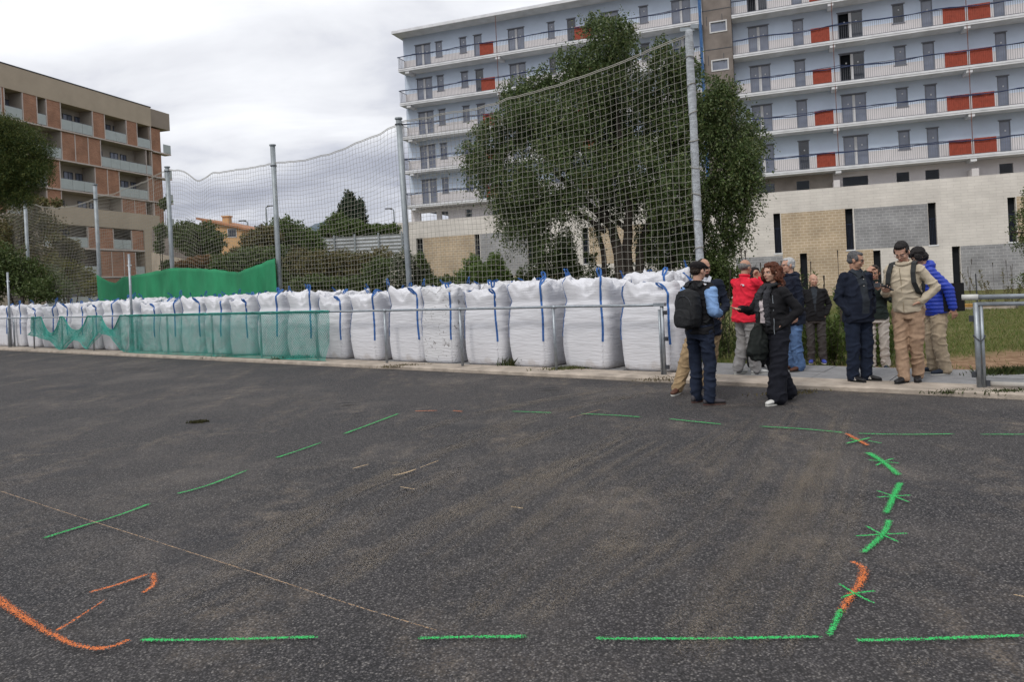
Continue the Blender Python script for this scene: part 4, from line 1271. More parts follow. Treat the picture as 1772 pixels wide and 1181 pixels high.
blobs = [Bl(u, v, D + random.uniform(-.9, .9), a, b, 1.3) for u, v, a, b in mb_]
V1 = sprays(blobs, 8200, .55, 20, .080, .042, droop=.95)
V2 = cloud(blobs, 55000, .07, .04, .5, .45)
V2 = np.concatenate([V2, sprays(blobs, 1500, .42, 16, .066, .032, droop=.5, up=.15, shell=.06)])
hang = [Bl(u, v, D + random.uniform(-.5, .5), a, b) for u, v, a, b in [(888, 395, 16, 24), (915, 405, 14, 20), (945, 415, 14, 22), (975, 395, 12, 24), (1240, 460, 12, 20), (806, 285, 14, 10), (800, 250, 10, 8), (1305, 330, 12, 24), (1280, 400, 14, 26), (1320, 215, 10, 14), (868, 345, 14, 30), (1010, 372, 18, 26), (1035, 395, 14, 26), (1065, 385, 12, 24), (1110, 400, 18, 30), (1140, 440, 16, 30), (1185, 425, 16, 36), (920, 430, 10, 20), (1010, 20, 18, 8), (1075, 22, 18, 8), (1312, 300, 10, 20)]]
V3 = sprays(hang, 700, .5, 18, .058, .026, droop=1.2)
fo_ = Vector((at(1075, 500, D).x, D, terrain_z(at(1075, 500, D).x, D)))
T = lambda u, v, dd=0: at(u, v, D + dd)
limbs = [([fo_, T(1072, 440), T(1060, 395, .2), T(1010, 345, .3), T(950, 290, .2)], .17, .05),
         ([fo_ + Vector((.1, .1, 0)), T(1085, 430, .1), T(1090, 370, -.1), T(1080, 280, 0), T(1062, 160, .1), T(1058, 60)], .15, .03),
         ([fo_ + Vector((.25, .2, 0)), T(1110, 430, .3), T(1130, 360, .4), T(1165, 260, .3), T(1190, 160, .2)], .14, .03),
         ([T(1048, 400), T(1005, 372, -.1), T(975, 348, -.2), T(925, 330, -.3)], .07, .03),
         ([T(1090, 400, 0), T(1052, 372, .4), T(1030, 330, .5), T(1000, 240, .5)], .07, .02),
         ([fo_ + Vector((.9, .4, 0)), T(1165, 430, .5), T(1195, 370, .5), T(1235, 300, .4), T(1260, 230, .3)], .12, .03),
         ([T(1120, 400, .3), T(1150, 372, .1), T(1200, 330, 0), T(1250, 300, 0)], .06, .02),
         ([fo_ + Vector((-.35, .2, 0)), T(1045, 450, .3), T(1035, 400, .4), T(1045, 330, .5), T(1040, 220, .5)], .08, .03),
         ([T(1062, 110), T(1030, 70), T(1010, 30)], .03, .01), ([T(1000, 250, .2), T(930, 200, .1), T(880, 200)], .04, .012)]
VV = np.concatenate([V1, V2, V3])
keep = np.array([noise.noise(Vector((x[0] * 1.25, x[1] * 1.25, x[2] * 1.25))) + .55 * noise.noise(Vector((x[0] * 3.3, x[1] * 3.3, x[2] * 2.6 + 9))) > -.24 for x in VV[:, 0]])
VV = VV[keep]
plant('weeping_tree', 'big dark green weeping tree behind the ball net in front of the white block', 'tree', fo_, VV, LM_main, limbs)

PG = [(.045, .070, .022), (.075, .11, .030), (.058, .088, .027), (.12, .14, .05)]
LM_pine = leaf_mat('pine_needles', [(.022, .044, .012), (.048, .075, .018), (.075, .098, .022), (.13, .135, .034)], .6, .15)
LM_dark = leaf_mat('dark_leaves', PG, .5, .2)
LM_green = leaf_mat('green_leaves', [(.05, .085, .02), (.085, .13, .03), (.11, .16, .045), (.06, .09, .028)], .5, .3)
LM_bright = leaf_mat('bright_leaves', [(.08, .13, .03), (.12, .19, .045), (.16, .22, .07), (.07, .11, .03)], .5, .3)
LM_brown = leaf_mat('brown_green_leaves', [(.095, .088, .035), (.13, .105, .045), (.08, .092, .032), (.16, .12, .055), (.07, .095, .03)], .7, .15)
LM_orange = leaf_mat('rusty_leaves', [(.20, .10, .045), (.15, .085, .035), (.09, .075, .03)], .7, .2)
LM_yellow = leaf_mat('yellow_green_leaves', [(.12, .125, .02), (.17, .165, .03), (.085, .10, .02), (.20, .17, .04)], .6, .25)
LM_conif = leaf_mat('conifer_needles', [(.016, .034, .02), (.028, .05, .026), (.045, .065, .03)], .6, .1)

# pine at the left edge
D = 24
pb = [(15, 240, 42, 36), (52, 262, 34, 42), (-20, 290, 60, 60), (62, 305, 28, 26), (20, 310, 45, 42), (30, 345, 30, 18), (-30, 230, 60, 40), (75, 285, 16, 22), (-40, 350, 50, 40)]
blobs = [Bl(u, v, D + random.uniform(-.7, .7), a, b, 1.2) for u, v, a, b in pb]
V = np.concatenate([sprays(blobs, 4200, .30, 14, .10, .016, droop=-.3, up=.5, shell=.45), cloud(blobs, 30000, .12, .02, -.1, .45)])
ft = Vector((at(-60, 540, D).x, D, 0))
plant('pine_tree', 'dark green bushy pine tree at the left edge in front of the brick block', 'tree', ft, V, LM_pine,
      [([ft, at(-55, 400, D), at(-20, 300, D), at(10, 240, D)], .22, .05), ([at(-55, 400, D), at(0, 330, D), at(50, 290, D)], .09, .03)])

def simple_tree(name, label, D, bl, lm, n, ln, wd, foot, r0=.15, group=None, cat='tree', needle=False, down=.2, gap=-.35):
    blobs = [Bl(u, v, D + random.uniform(-1, 1) * D * .02, a, b, 1.0) for u, v, a, b in bl]
    V = cloud(blobs, n, ln, wd, down, .4, gap, 2.2 / max(.6, blobs[0][1][0]))
    f = at(foot[0], foot[1], D); z = terrain_z(f.x, D); f = Vector((f.x, D, min(z, f.z) if z < f.z else z))
    l0 = [([f] + [at(u, v, D)], r0, r0 * .35) for u, v, a, b in bl[:3]]
    return plant(name, label, cat, f, V, lm, l0, group, 'crown' if cat == 'tree' else 'foliage', 'trunk' if cat == 'tree' else 'stem')
H = 'trees and hedges on the bank behind the net'
simple_tree('broadleaf_tree', 'round dark green tree in front of the yellow house', 48, [(345, 415, 42, 32), (320, 405, 28, 22), (365, 436, 18, 20), (385, 460, 22, 20)], LM_dark, 22000, .17, .10, (350, 460), .2, H)
simple_tree('broadleaf_tree', 'green tree rising behind the free standing net post', 46, [(490, 400, 26, 26), (470, 412, 30, 22), (510, 412, 30, 26), (540, 425, 22, 28)], LM_green, 17000, .17, .10, (490, 460), .2, H)
simple_tree('broadleaf_tree', 'low olive green tree right of the yellow house', 44, [(440, 420, 24, 20), (460, 408, 26, 18), (408, 442, 14, 14), (440, 445, 38, 20)], LM_brown, 17000, .16, .09, (430, 470), .2, H)
simple_tree('conifer_tree', 'tall dark conifer with two tips on the skyline', 62, [(605, 352, 10, 20), (601, 370, 17, 22), (622, 368, 10, 22), (612, 388, 24, 18), (585, 385, 10, 10), (650, 398, 8, 7)], LM_conif, 9000, .30, .12, (610, 430), .25, H, down=-.5, gap=None)
simple_tree('broadleaf_tree', 'bright green tree below the tall conifer', 56, [(585, 385, 20, 18), (570, 398, 20, 14), (605, 396, 30, 15), (632, 400, 20, 12)], LM_green, 12000, .2, .12, (590, 430), .2, H)
simple_tree('broadleaf_tree', 'low green tree between the conifer and the white block', 60, [(660, 400, 24, 12), (640, 402, 16, 12), (678, 398, 14, 12)], LM_green, 8000, .2, .12, (660, 430), .2, H)
simple_tree('hedge', 'brown green overgrown hedge below the metal hoarding', 34, [(560, 455, 45, 26), (610, 458, 45, 26), (655, 455, 40, 26), (520, 460, 35, 30), (600, 480, 90, 22)], LM_brown, 26000, .12, .07, (600, 500), .06, H, 'hedge')
simple_tree('hedge', 'dark green hedge above the green tarpaulin beside the free standing post', 34, [(430, 455, 45, 26), (480, 450, 35, 26), (390, 460, 30, 22), (460, 480, 60, 20)], LM_dark, 20000, .12, .07, (440, 500), .06, H, 'hedge')
simple_tree('hedge', 'rusty orange bush above the green tarpaulin right of the ramp wall', 36, [(350, 452, 30, 10), (380, 455, 25, 12), (320, 458, 18, 8)], LM_orange, 6000, .12, .07, (350, 475), .05, H, 'bush')
simple_tree('hedge', 'mixed green hedge in front of the hoarding at its right end', 30, [(665, 470, 35, 26), (640, 490, 40, 18), (590, 492, 50, 14), (540, 490, 40, 14)], LM_dark, 18000, .11, .06, (650, 505), .05, H, 'hedge')
simple_tree('shrub', 'white flowering shrub left of the net post by the white block', 27, [(700, 460, 22, 28), (720, 478, 22, 24), (690, 485, 22, 20)], leaf_mat('flowering_leaves', [(.03, .05, .018), (.05, .075, .025), (.03, .05, .02), (.45, .42, .36), (.05, .075, .02)], .5, .2), 9000, .10, .055, (705, 505), .05, None, 'shrub')
simple_tree('shrub', 'small shrub with dark leaves right of the net post by the white block', 27, [(735, 470, 12, 20), (728, 450, 8, 16), (745, 490, 18, 14)], LM_dark, 4500, .09, .05, (735, 505), .03, None, 'shrub')
# left side vegetation under the pine
simple_tree('broadleaf_tree', 'tangled reddish brown tree at the far left behind the net', 34, [(20, 415, 50, 40), (75, 395, 40, 28), (60, 352, 34, 14), (35, 380, 40, 30), (95, 352, 14, 10), (-20, 440, 50, 50), (60, 440, 50, 30)], LM_brown, 26000, .13, .07, (20, 540), .15, H, gap=-.12)
simple_tree('bush', 'yellow green bush in front of the brick block behind the net', 33, [(112, 470, 30, 28), (140, 485, 26, 24), (95, 450, 18, 14), (160, 500, 18, 14)], LM_yellow, 14000, .11, .06, (120, 540), .05, None, 'bush')
simple_tree('bush', 'dark olive bush at the far left behind the white bags', 31, [(40, 480, 60, 32), (80, 500, 50, 24), (0, 460, 40, 40), (-40, 480, 50, 50)], LM_dark, 20000, .12, .07, (40, 545), .05, None, 'bush')
simple_tree('bush', 'brown bush in front of the lower storey of the brick block', 33, [(118, 425, 20, 14), (100, 415, 14, 10), (125, 440, 20, 14)], LM_brown, 5000, .12, .06, (115, 500), .05, None, 'bush')
simple_tree('bush', 'small bush on the corner terrace right of the brick block', 60, [(285, 352, 9, 9)], LM_dark, 1500, .2, .12, (285, 372), .05, None, 'bush')
simple_tree('bush', 'dark creeper at the corner foot of the brick block', 50, [(280, 400, 12, 14), (276, 425, 8, 14), (290, 460, 12, 10)], LM_dark, 3000, .16, .1, (280, 470), .05, None, 'bush')
# shrubs between the net and the white block
simple_tree('shrub', 'bright green shrub behind the middle bags, left one of a pair', 21, [(820, 462, 18, 22), (812, 480, 24, 16), (832, 474, 18, 20)], LM_bright, 7000, .08, .045, (820, 505), .04, 'bright green shrubs behind the bags', 'shrub')
simple_tree('shrub', 'bright green shrub behind the middle bags, right one of a pair', 21.5, [(856, 458, 16, 24), (866, 478, 18, 18), (845, 482, 16, 14)], LM_bright, 6500, .08, .045, (856, 505), .04, 'bright green shrubs behind the bags', 'shrub')
simple_tree('hedge', 'low dark hedge behind the bags below the bright green shrubs', 22, [(790, 492, 30, 12), (840, 496, 40, 10), (770, 488, 16, 12), (890, 494, 30, 14)], LM_dark, 7000, .08, .045, (820, 508), .04, None, 'hedge')
simple_tree('shrub', 'tall loose shrub under the left side of the weeping tree', 20.5, [(975, 435, 24, 34), (985, 470, 26, 28), (945, 462, 28, 30), (930, 430, 14, 30), (915, 480, 22, 20)], LM_dark, 15000, .075, .04, (960, 505), .05, None, 'shrub', gap=-.2)
simple_tree('shrub', 'bushy undergrowth around the trunks of the weeping tree', 19.6, [(1040, 478, 34, 18), (1100, 475, 40, 22), (1160, 470, 36, 28), (1180, 440, 20, 24), (1130, 445, 22, 16), (1020, 450, 14, 20)], LM_dark, 15000, .075, .04, (1100, 510), .05, None, 'shrub', gap=-.05)
simple_tree('shrub', 'dark shrub at the right foot of the weeping tree behind the talking men', 18, [(1235, 470, 28, 34), (1262, 490, 26, 30), (1215, 500, 24, 30)], LM_dark, 12000, .07, .035, (1240, 540), .05, None, 'shrub')
def spiky(label, u, v, D, h, n, spread, seeds, lm, stems=0, cat='shrub'):
    """upright oleander like stems with narrow leaves"""
    f = at(u, v, D); f = Vector((f.x, D, terrain_z(f.x, D)))
    ls = []; mbs = MB()
    for k in range(n):
        b = np.array([rng.normal(0, spread * .45), rng.normal(0, spread * .4), 0]); tip = b * 1.6 + np.array([rng.normal(0, .12), rng.normal(0, .12), h * rng.uniform(.55, 1.05)])
        mbs.tube([Vector(tuple(b)), Vector(tuple((b + tip) / 2 + rng.normal(0, .03, 3))), Vector(tuple(tip))], .005, 4)
        m = 80; t = rng.uniform(.12, 1, m); p = b + (tip - b) * t[:, None]
        d = rng.normal(size=(m, 3)); d[:, 2] = np.abs(d[:, 2]) * .6 + .75; d /= np.linalg.norm(d, axis=1)[:, None]
        ls.append(leaf_quads(p, d, .13, .026))
    for k in range(stems):
        b = Vector((rng.normal(0, spread), rng.normal(0, spread * .5), 0)); hh = h * rng.uniform(1.05, 1.3)
        t = b + Vector((rng.normal(0, .15), 0, hh)); mbs.tube([b, t], .006, 4); mbs.tube([t - Vector((0, 0, .22)) , t], [.006, .022 if k % 2 else .014], 4)
    root = empty('shrub', f); tag(root, label, cat)
    quads_mesh('foliage', np.concatenate(ls), [lm], root); mbs.build('stem', M['wood'], root)
spiky('spiky green oleander behind the man in red', 1285, 560, 15.5, 1.75, 46, .75, 0, LM_dark, 3)
spiky('spiky oleander with dry stalks behind the curly haired woman', 1345, 560, 16.0, 2.05, 44, .6, 0, LM_green, 4)
spiky('spiky oleander beside the grey haired man in the dark jacket', 1385, 560, 16.5, 1.9, 26, .45, 0, LM_dark, 3)
spiky('low leafy shrub between the bald man and the man in navy', 1432, 560, 14.9, 1.05, 30, .35, 0, LM_green, 2)
spiky('feathery grass like shrub right of the bald man', 1425, 560, 17, 1.3, 18, .4, 0, LM_bright, 4)
spiky('tall feathery shrub behind the man in navy', 1505, 560, 15.5, 1.55, 22, .45, 0, LM_green, 2)
spiky('green shrub behind the raised arm of the man in the dark green jacket', 1522, 580, 14.6, 1.0, 30, .4, 0, LM_green, 0)
spiky('thin wispy stalks near the blockwork at the right edge', 1745, 520, 30, 1.6, 16, 1.2, 0, LM_brown, 8, 'weeds')
D = 14
eb = [(1775, 375, 20, 16), (1768, 400, 18, 10), (1778, 420, 20, 16), (1790, 350, 20, 30), (1785, 480, 16, 20)]
blobs = [Bl(u, v, D, a, b) for u, v, a, b in eb]
f = Vector((at(1840, 600, D).x, D, -.2))
plant('small_tree', 'branch tips of a small dark tree reaching in at the right edge', 'tree', f, sprays(blobs, 260, .25, 12, .05, .022, .3), LM_dark,
      [([f, at(1835, 450, D), at(1790, 400, D), at(1750, 402, D)], .05, .008), ([at(1835, 450, D), at(1800, 370, D), at(1765, 372, D)], .03, .008)])

# timber and stakes lying by the blockwork
b_ = at(1690, 516, 30)
tr_ = empty('timber_stack', (b_.x, 30, terrain_z(b_.x, 30)), R(-20)); tag(tr_, 'stack of orange yellow boards lying by the grey blockwork at the right', 'timber')
mo = mat('orange_boards', (.42, .24, .07), .8, .25, 4)
for k in range(7):
    MB().box(-1.0 + .1 * (k % 3), .95 + .1 * (k % 2), (k % 4) * .16, (k % 4) * .16 + .14, .12 + .07 * (k // 4), .17 + .07 * (k // 4)).build('board', mo, tr_)
MB().box(-1.3, 1.4, -.1, .7, .0, .11).build('pallet', M['kerb'], tr_)
s_ = gnd(1691, 520, -.4) if False else at(1691, 512, 26)
st = empty('iron_stake', (s_.x, 26, terrain_z(s_.x, 26))); tag(st, 'thin dark upright stake in the grass at the right', 'stake')
MB().tube([(0, 0, 0), (-.02, 0, at(1690, 474, 26).z - terrain_z(s_.x, 26))], .02, 6).build('rod', M['metal_dark'], st)

# ================================================================ people
def vox(mb, name, mats, size, parent, smooth_it=3, disp=None, matf=None, fac=.5):
    me = mb.mesh(name, mats)
    me.polygons.foreach_set('material_index', [0] * len(me.polygons))
    o = bpy.data.objects.new(name, me); COL.objects.link(o)
    m = o.modifiers.new('r', 'REMESH'); m.mode = 'VOXEL'; m.voxel_size = size
    if smooth_it:
        s = o.modifiers.new('s', 'SMOOTH'); s.factor = fac; s.iterations = smooth_it
    dg = bpy.context.evaluated_depsgraph_get()
    ev = o.evaluated_get(dg)
    m2 = bpy.data.meshes.new_from_object(ev)
    o.modifiers.clear(); o.data = m2; bpy.data.meshes.remove(me)
    m2.name = name
    if not m2.materials:
        for q in mats: m2.materials.append(q)
    if disp:
        n = len(m2.vertices); co = np.empty(n * 3); no = np.empty(n * 3)
        m2.vertices.foreach_get('co', co); m2.vertices.foreach_get('normal', no)
        co = co.reshape(-1, 3); no = no.reshape(-1, 3)
        d = np.array([disp(Vector(tuple(c))) for c in co])
        co = co + no * d[:, None]
        m2.vertices.foreach_set('co', co.reshape(-1))
    if matf:
        idx = [matf(p.center, p.normal) for p in m2.polygons]
        m2.polygons.foreach_set('material_index', idx)
    m2.polygons.foreach_set('use_smooth', [True] * len(m2.polygons))
    m2.update()
    o.parent = parent
    return o
def folds(amp=.008, fz=11, fx=4, seed=0):
    amp *= 1.05
    def f(p):
        n = noise.noise(Vector((p.x * fx + seed, p.y * fx, p.z * fz + p.x * 3)))
        n2 = noise.noise(Vector((p.x * 9 + seed, p.y * 9 + 4, p.z * 22)))
        return amp * ((max(0, 1 - abs(n) * 4.0)) ** 1.5 * 1.3 - .3 + n2 * .6)
    return f
def cloth(name, col, rough=.9, var=.18, spec=.2):
    return mat('cloth_' + name, col, rough, var, 14, bump=.25, bscale=260, spec=spec)
SK = {'a': (.47, .275, .20), 'b': (.40, .225, .155), 'c': (.34, .19, .13)}
def skin(k):
    n = 'skin_' + k
    if n in bpy.data.materials: return bpy.data.materials[n]
    m = mat(n, SK[k], .55, .10, 18, spec=.35)
    m.node_tree.nodes['Principled BSDF'].inputs['Subsurface Weight'].default_value = .08
    m.node_tree.nodes['Principled BSDF'].inputs['Subsurface Radius'].default_value = (.02, .008, .004)
    return m
EYE = mat('eye_dark', (.02, .015, .012), .2, .1, 5, spec=.6)
EYEW = mat('eye_white', (.55, .52, .48), .3, .05, 5)
LIP = mat('lips', (.33, .11, .09), .5, .1, 5)

def hand(mb, wrist, d, n, side, curl=.35, sc=1.0):
    """palm + five separate fingers; d pointing direction, n palm normal, side = +1 when the thumb is towards d x n"""
    d = Vector(d).normalized(); n = Vector(n); n = (n - d * n.dot(d)).normalized(); w_ = d.cross(n) * side
    wrist = Vector(wrist)
    pl = .088 * sc
    rg = []
    for k in range(6):
        t = k / 5; c = wrist + d * pl * t; hw = (.026 + .016 * math.sin(min(1, t * 1.15) * math.pi / 2)) * sc; th = .014 * sc
        rg.append([c + w_ * hw * math.cos(a) + n * th * math.sin(a) for a in [2 * math.pi * i / 12 for i in range(12)]])
    mb.rings(rg)
    for i, (off, ln) in enumerate(((.034, .072), (.012, .080), (-.011, .075), (-.033, .058))):
        b = wrist + d * pl * (.97 - .03 * abs(i - 1)) + w_ * off * sc
        ang = curl * (1 + .12 * i); fd = d; p = b
        spread = w_ * (.10 * (1.5 - i) / 1.5)
        for q, (f, r0, r1) in enumerate(((.42, .0095, .0088), (.32, .0088, .008), (.26, .008, .0068))):
            a = ang * (q + .6)
            dd = (d * math.cos(a) + n * math.sin(a) + spread).normalized()
            e_ = p + dd * ln * f * sc
            mb.cap(p, e_, r0 * sc, r1 * sc, 8); p = e_
    b = wrist + d * pl * .28 + w_ * .030 * sc
    td = (d * .65 + w_ * .70 + n * .30).normalized(); e_ = b + td * .038 * sc
    mb.cap(b, e_, .0125 * sc, .0105 * sc, 8); td2 = (d * .9 + w_ * .25 + n * .35).normalized()
    mb.cap(e_, e_ + td2 * .030 * sc, .0105 * sc, .008 * sc, 8)

def person(label, x, y, z, face, H=1.75, skin_k='a', lean=0, leany=0, head_yaw=0, head_pitch=0, head_roll=0,
           LA=None, RA=None, LL=None, RL=None, top=None, trousers=None, shoes=None, hair=None, width=1.0, bust=0, belly=0,
           LH=None, RH=None, neckw=1.0, extra=None, beard=None, glasses=False, foot_yaw=(8, -8), hem=.80, sole=None, lapel=None, shoe_stripe=False, puffer=False, flare=0, shirt=None, sleeve=None, hidehands=(0, 0)):
    k = H / 1.75
    root = empty('person', (x, y, z), math.atan2(-face[0], face[1]))
    tag(root, label, 'person')
    S = lambda p: Vector(p) * k
    hipz = .93
    Mx = Matrix.Translation((0, 0, hipz)) @ Matrix.Rotation(-R(lean), 4, 'X') @ Matrix.Rotation(R(leany), 4, 'Y') @ Matrix.Translation((0, 0, -hipz))
    up = lambda p: S(Mx @ Vector(p))
    W = width
    # joints (metres for a 1.75 m person, +Y the way the body faces, +X its right)
    RA = RA or [(.185, 0, 1.41), (.225, -.03, 1.13), (.225, .05, .88)]
    LA = LA or [(-.185, 0, 1.41), (-.225, -.03, 1.13), (-.225, .05, .88)]
    RL = RL or [(.095, 0, .92), (.10, .02, .50), (.105, -.02, .085)]
    LL = LL or [(-.095, 0, .92), (-.10, .02, .50), (-.105, -.02, .085)]
    shR = up((RA[0][0] * W * .90, RA[0][1], RA[0][2])); shL = up((LA[0][0] * W * .90, LA[0][1], LA[0][2]))
    aR = [shR, up(RA[1]), up(RA[2])]; aL = [shL, up(LA[1]), up(LA[2])]
    lR = [S(p) for p in RL]; lL = [S(p) for p in LL]
    HC = up((0, .015, 1.635))
    HM = Matrix.Translation(HC) @ Matrix.Rotation(-R(lean) * .6, 4, 'X') @ Matrix.Rotation(R(head_yaw), 4, 'Z') @ Matrix.Rotation(-R(head_pitch), 4, 'X') @ Matrix.Rotation(R(head_roll), 4, 'Y')
    HMr = HM.to_3x3()
    def hp(p): return HM @ (Vector(p) * k)
    def ringset(mb, rs, upf=True):
        rg = []
        for (zz, cx, cy, hx, hy, e) in rs:
            pts = []
            for i in range(24):
                a = 2 * math.pi * i / 24; c, s = math.cos(a), math.sin(a)
                rr = (abs(c) ** e + abs(s) ** e) ** (-1 / e)
                q = (cx + hx * rr * c, cy + hy * rr * s, zz)
                pts.append(up(q) if upf else S(q))
            rg.append(pts)
        mb.rings(rg)
    # ---- body: one continuous mesh
    mb = MB()
    ringset(mb, [(.86, 0, 0, .13 * W, .09, 2.2), (.95, 0, 0, .15 * W, .10, 2.2), (1.08, 0, .0, .13 * W, .09, 2.2), (1.25, 0, 0, .15 * W, .10, 2.2), (1.38, 0, -.005, .16 * W, .09, 2.2), (1.45, 0, -.01, .10 * W, .07, 2), (1.50, 0, -.005, .055, .055, 2)])
    mb.cap(up((0, -.012, 1.44)), hp((0, -.02, -.06)), .056 * k * neckw, .052 * k * neckw, 12)
    for a_, sg, hh, cu in ((aR, 1, RH, 0), (aL, -1, LH, 1)):
        mb.cap(a_[0], a_[1], .045 * k, .034 * k, 10); mb.cap(a_[1], a_[2], .036 * k, .024 * k, 10)
        hh = hh or {}
        fd = (a_[2] - a_[1]).normalized(); d = Vector(hh['d']) if 'd' in hh else fd
        nn = Vector(hh.get('n', (-sg, .2, 0)))
        w0 = a_[2] - d.normalized() * .004
        side = 1
        tdir = Vector(hh.get('thumb', (0, 1, .3)))
        c_ = d.normalized().cross((nn - d.normalized() * nn.dot(d.normalized())).normalized())
        side = 1 if c_.dot(tdir) > 0 else -1
        hand(mb, w0, d, nn, side, hh.get('curl', .35), k)
    for l_ in (lR, lL):
        mb.cap(l_[0], l_[1], .068 * k, .045 * k, 10); mb.cap(l_[1], l_[2], .045 * k, .032 * k, 10)
        mb.cap(l_[2], l_[2] + Vector((0, .02 * k, -.03 * k)), .030 * k, .025 * k, 8)
    E3 = lambda c, r: mb.ell(hp(c), tuple(q * k for q in r), HMr)
    E3((0, -.012, .028), (.076, .096, .092)); E3((0, .018, -.03), (.064, .072, .080)); E3((0, .052, -.088), (.030, .028, .022)); E3((0, .02, -.07), (.056, .055, .04))
    E3((0, .096, -.022), (.013, .018, .014)); E3((0, .088, .0), (.010, .014, .028)); E3((0, .070, .030), (.052, .020, .012))
    for s_ in (-1, 1):
        E3((s_ * .079, -.006, -.008), (.011, .020, .031)); E3((s_ * .038, .062, -.026), (.022, .02, .018))
    E3((0, .084, -.052), (.021, .010, .006)); E3((0, .082, -.064), (.019, .010, .006))
    body = vox(mb, 'body', [skin(skin_k)], .0072, root, 2, fac=.4)
    for s_ in (-1, 1):
        MB().ell(hp((s_ * .031, .074, .006)), (.0135 * k, .009 * k, .0065 * k), HMr, 10, 7).build('eye', EYEW, root, True)
        MB().ell(hp((s_ * .031, .0795, .006)), (.006 * k, .005 * k, .006 * k), HMr, 8, 6).build('iris', EYE, root, True)
        if hair: MB().cap(hp((s_ * .016, .089, .024)), hp((s_ * .050, .076, .027)), .0045 * k, .003 * k, 6).build('eyebrow', hair[1], root, True)
    MB().ell(hp((0, .0905, -.058)), (.022 * k, .006 * k, .0075 * k), HMr, 10, 6).build('mouth', LIP, root, True)
    # ---- hair
    if hair:
        mb = MB(); st = hair[0]
        EH = lambda c, r: mb.ell(hp(c), tuple(q * k for q in r), HMr)
        amp, fq = .005, 60
        if st in ('short', 'thick'):
            g = .007 if st == 'thick' else 0
            EH((0, -.030, .044), (.080 + g * .4, .090 + g * .4, .084 + g * 1.5)); EH((0, -.05, -.01), (.073, .062, .055)); EH((0, .030, .090 + g), (.055, .042, .030 + g))
            for s_ in (-1, 1): EH((s_ * .072, .012, .025), (.012, .032, .042))
        if st == 'balding':
            EH((0, -.045, .015), (.081, .078, .064)); 
            for s_ in (-1, 1): EH((s_ * .071, -.005, .015), (.012, .04, .036))
        if st == 'receding':
            EH((0, -.035, .040), (.081, .086, .082)); EH((0, -.055, -.01), (.074, .06, .05))
            for s_ in (-1, 1): EH((s_ * .071, .004, .020), (.012, .034, .038))
        if st == 'mop':
            EH((0, -.02, .045), (.095, .105, .098)); EH((0, -.05, -.02), (.088, .075, .075)); EH((0, .045, .075), (.075, .055, .045))
            for s_ in (-1, 1): EH((s_ * .078, .02, .005), (.024, .05, .06))
            amp, fq = .010, 30
        if st == 'curly':
            amp, fq = .014, 34
            EH((0, -.03, .048), (.096, .100, .092)); EH((0, .022, .098), (.072, .055, .034))
            q = random.Random(4)
            for i in range(60):
                an = q.uniform(-2.5, 2.5); zz = q.uniform(-.20, .05); rr = .098 + (-zz) * .16 + q.uniform(-.01, .015)
                px, py = math.sin(an) * rr, -math.cos(an) * rr * .95 - .02
                if py > .035: continue
                EH((px, py, zz), (.032, .032, .045))
        if st == 'long':
            amp, fq = .006, 25
            EH((0, -.025, .045), (.088, .098, .088)); EH((0, .02, .09), (.065, .05, .03))
            for i in range(9):
                an = -2.1 + i * .525; EH((math.sin(an) * .088, -math.cos(an) * .085 - .015, -.05), (.030, .03, .10))
        ho = vox(mb, 'hair', [hair[1]], .0065, root, 1, lambda p: amp * noise.noise(p * fq) + amp * .8 * noise.noise(Vector((p.x * 140, p.y * 140, p.z * 40))))
    if beard:
        mb = MB(); mb.ell(hp((0, .050, -.082)), (.046 * k, .043 * k, .032 * k), HMr); 
        for s_ in (-1, 1): mb.ell(hp((s_ * .052, .012, -.06)), (.015 * k, .034 * k, .034 * k), HMr)
        mb.ell(hp((0, .088, -.044)), (.026 * k, .008 * k, .006 * k), HMr)
        vox(mb, 'beard', [beard], .0065, root, 1, lambda p: .003 * noise.noise(p * 90))
    if glasses:
        mb = MB()
        for s_ in (-1, 1):
            mb.tube([hp((s_ * .033 + .021 * math.cos(a), .094 - abs(math.cos(a)) * .003, .004 + .016 * math.sin(a))) for a in np.linspace(0, 2 * math.pi, 15)], .0022 * k, 4)
            mb.tube([hp((s_ * .054, .090, .008)), hp((s_ * .080, .04, .010)), hp((s_ * .083, -.01, .006))], .002 * k, 4)
        mb.tube([hp((-.013, .096, .006)), hp((.013, .096, .006))], .002 * k, 4)
        mb.build('glasses', glasses if not isinstance(glasses, bool) else EYE, root)
    # ---- trousers
    mb = MB()
    ringset(mb, [(.80, 0, 0, .165 * W, .115, 2.4), (.88, 0, -.012, .178 * W, .128, 2.4), (.96, 0, -.005, .168 * W, .12, 2.4), (1.03, 0, 0, .155 * W, .11, 2.4)], False)
    tm, rt, rk, rc = trousers
    for l_ in (lR, lL):
        mb.cap(l_[0] - Vector((0, 0, .02)), l_[1], rt * k, rk * k, 14)
        c_ = l_[2] + Vector((0, 0, (-.018 if rc > .1 else -.035) * k))
        kn = l_[1]
        mb.cap(kn, kn.lerp(c_, .55), rk * k, (rk * .45 + rc * .55) * k, 14); mb.cap(kn.lerp(c_, .5), c_ + Vector((0, 0, .03)), (rk * .5 + rc * .5) * k, rc * k, 14)
    vox(mb, 'trousers', [tm], .010, root, 2, folds(.0105, 10, 5, x * 3))
    # ---- shoes
    sm_, stt = shoes
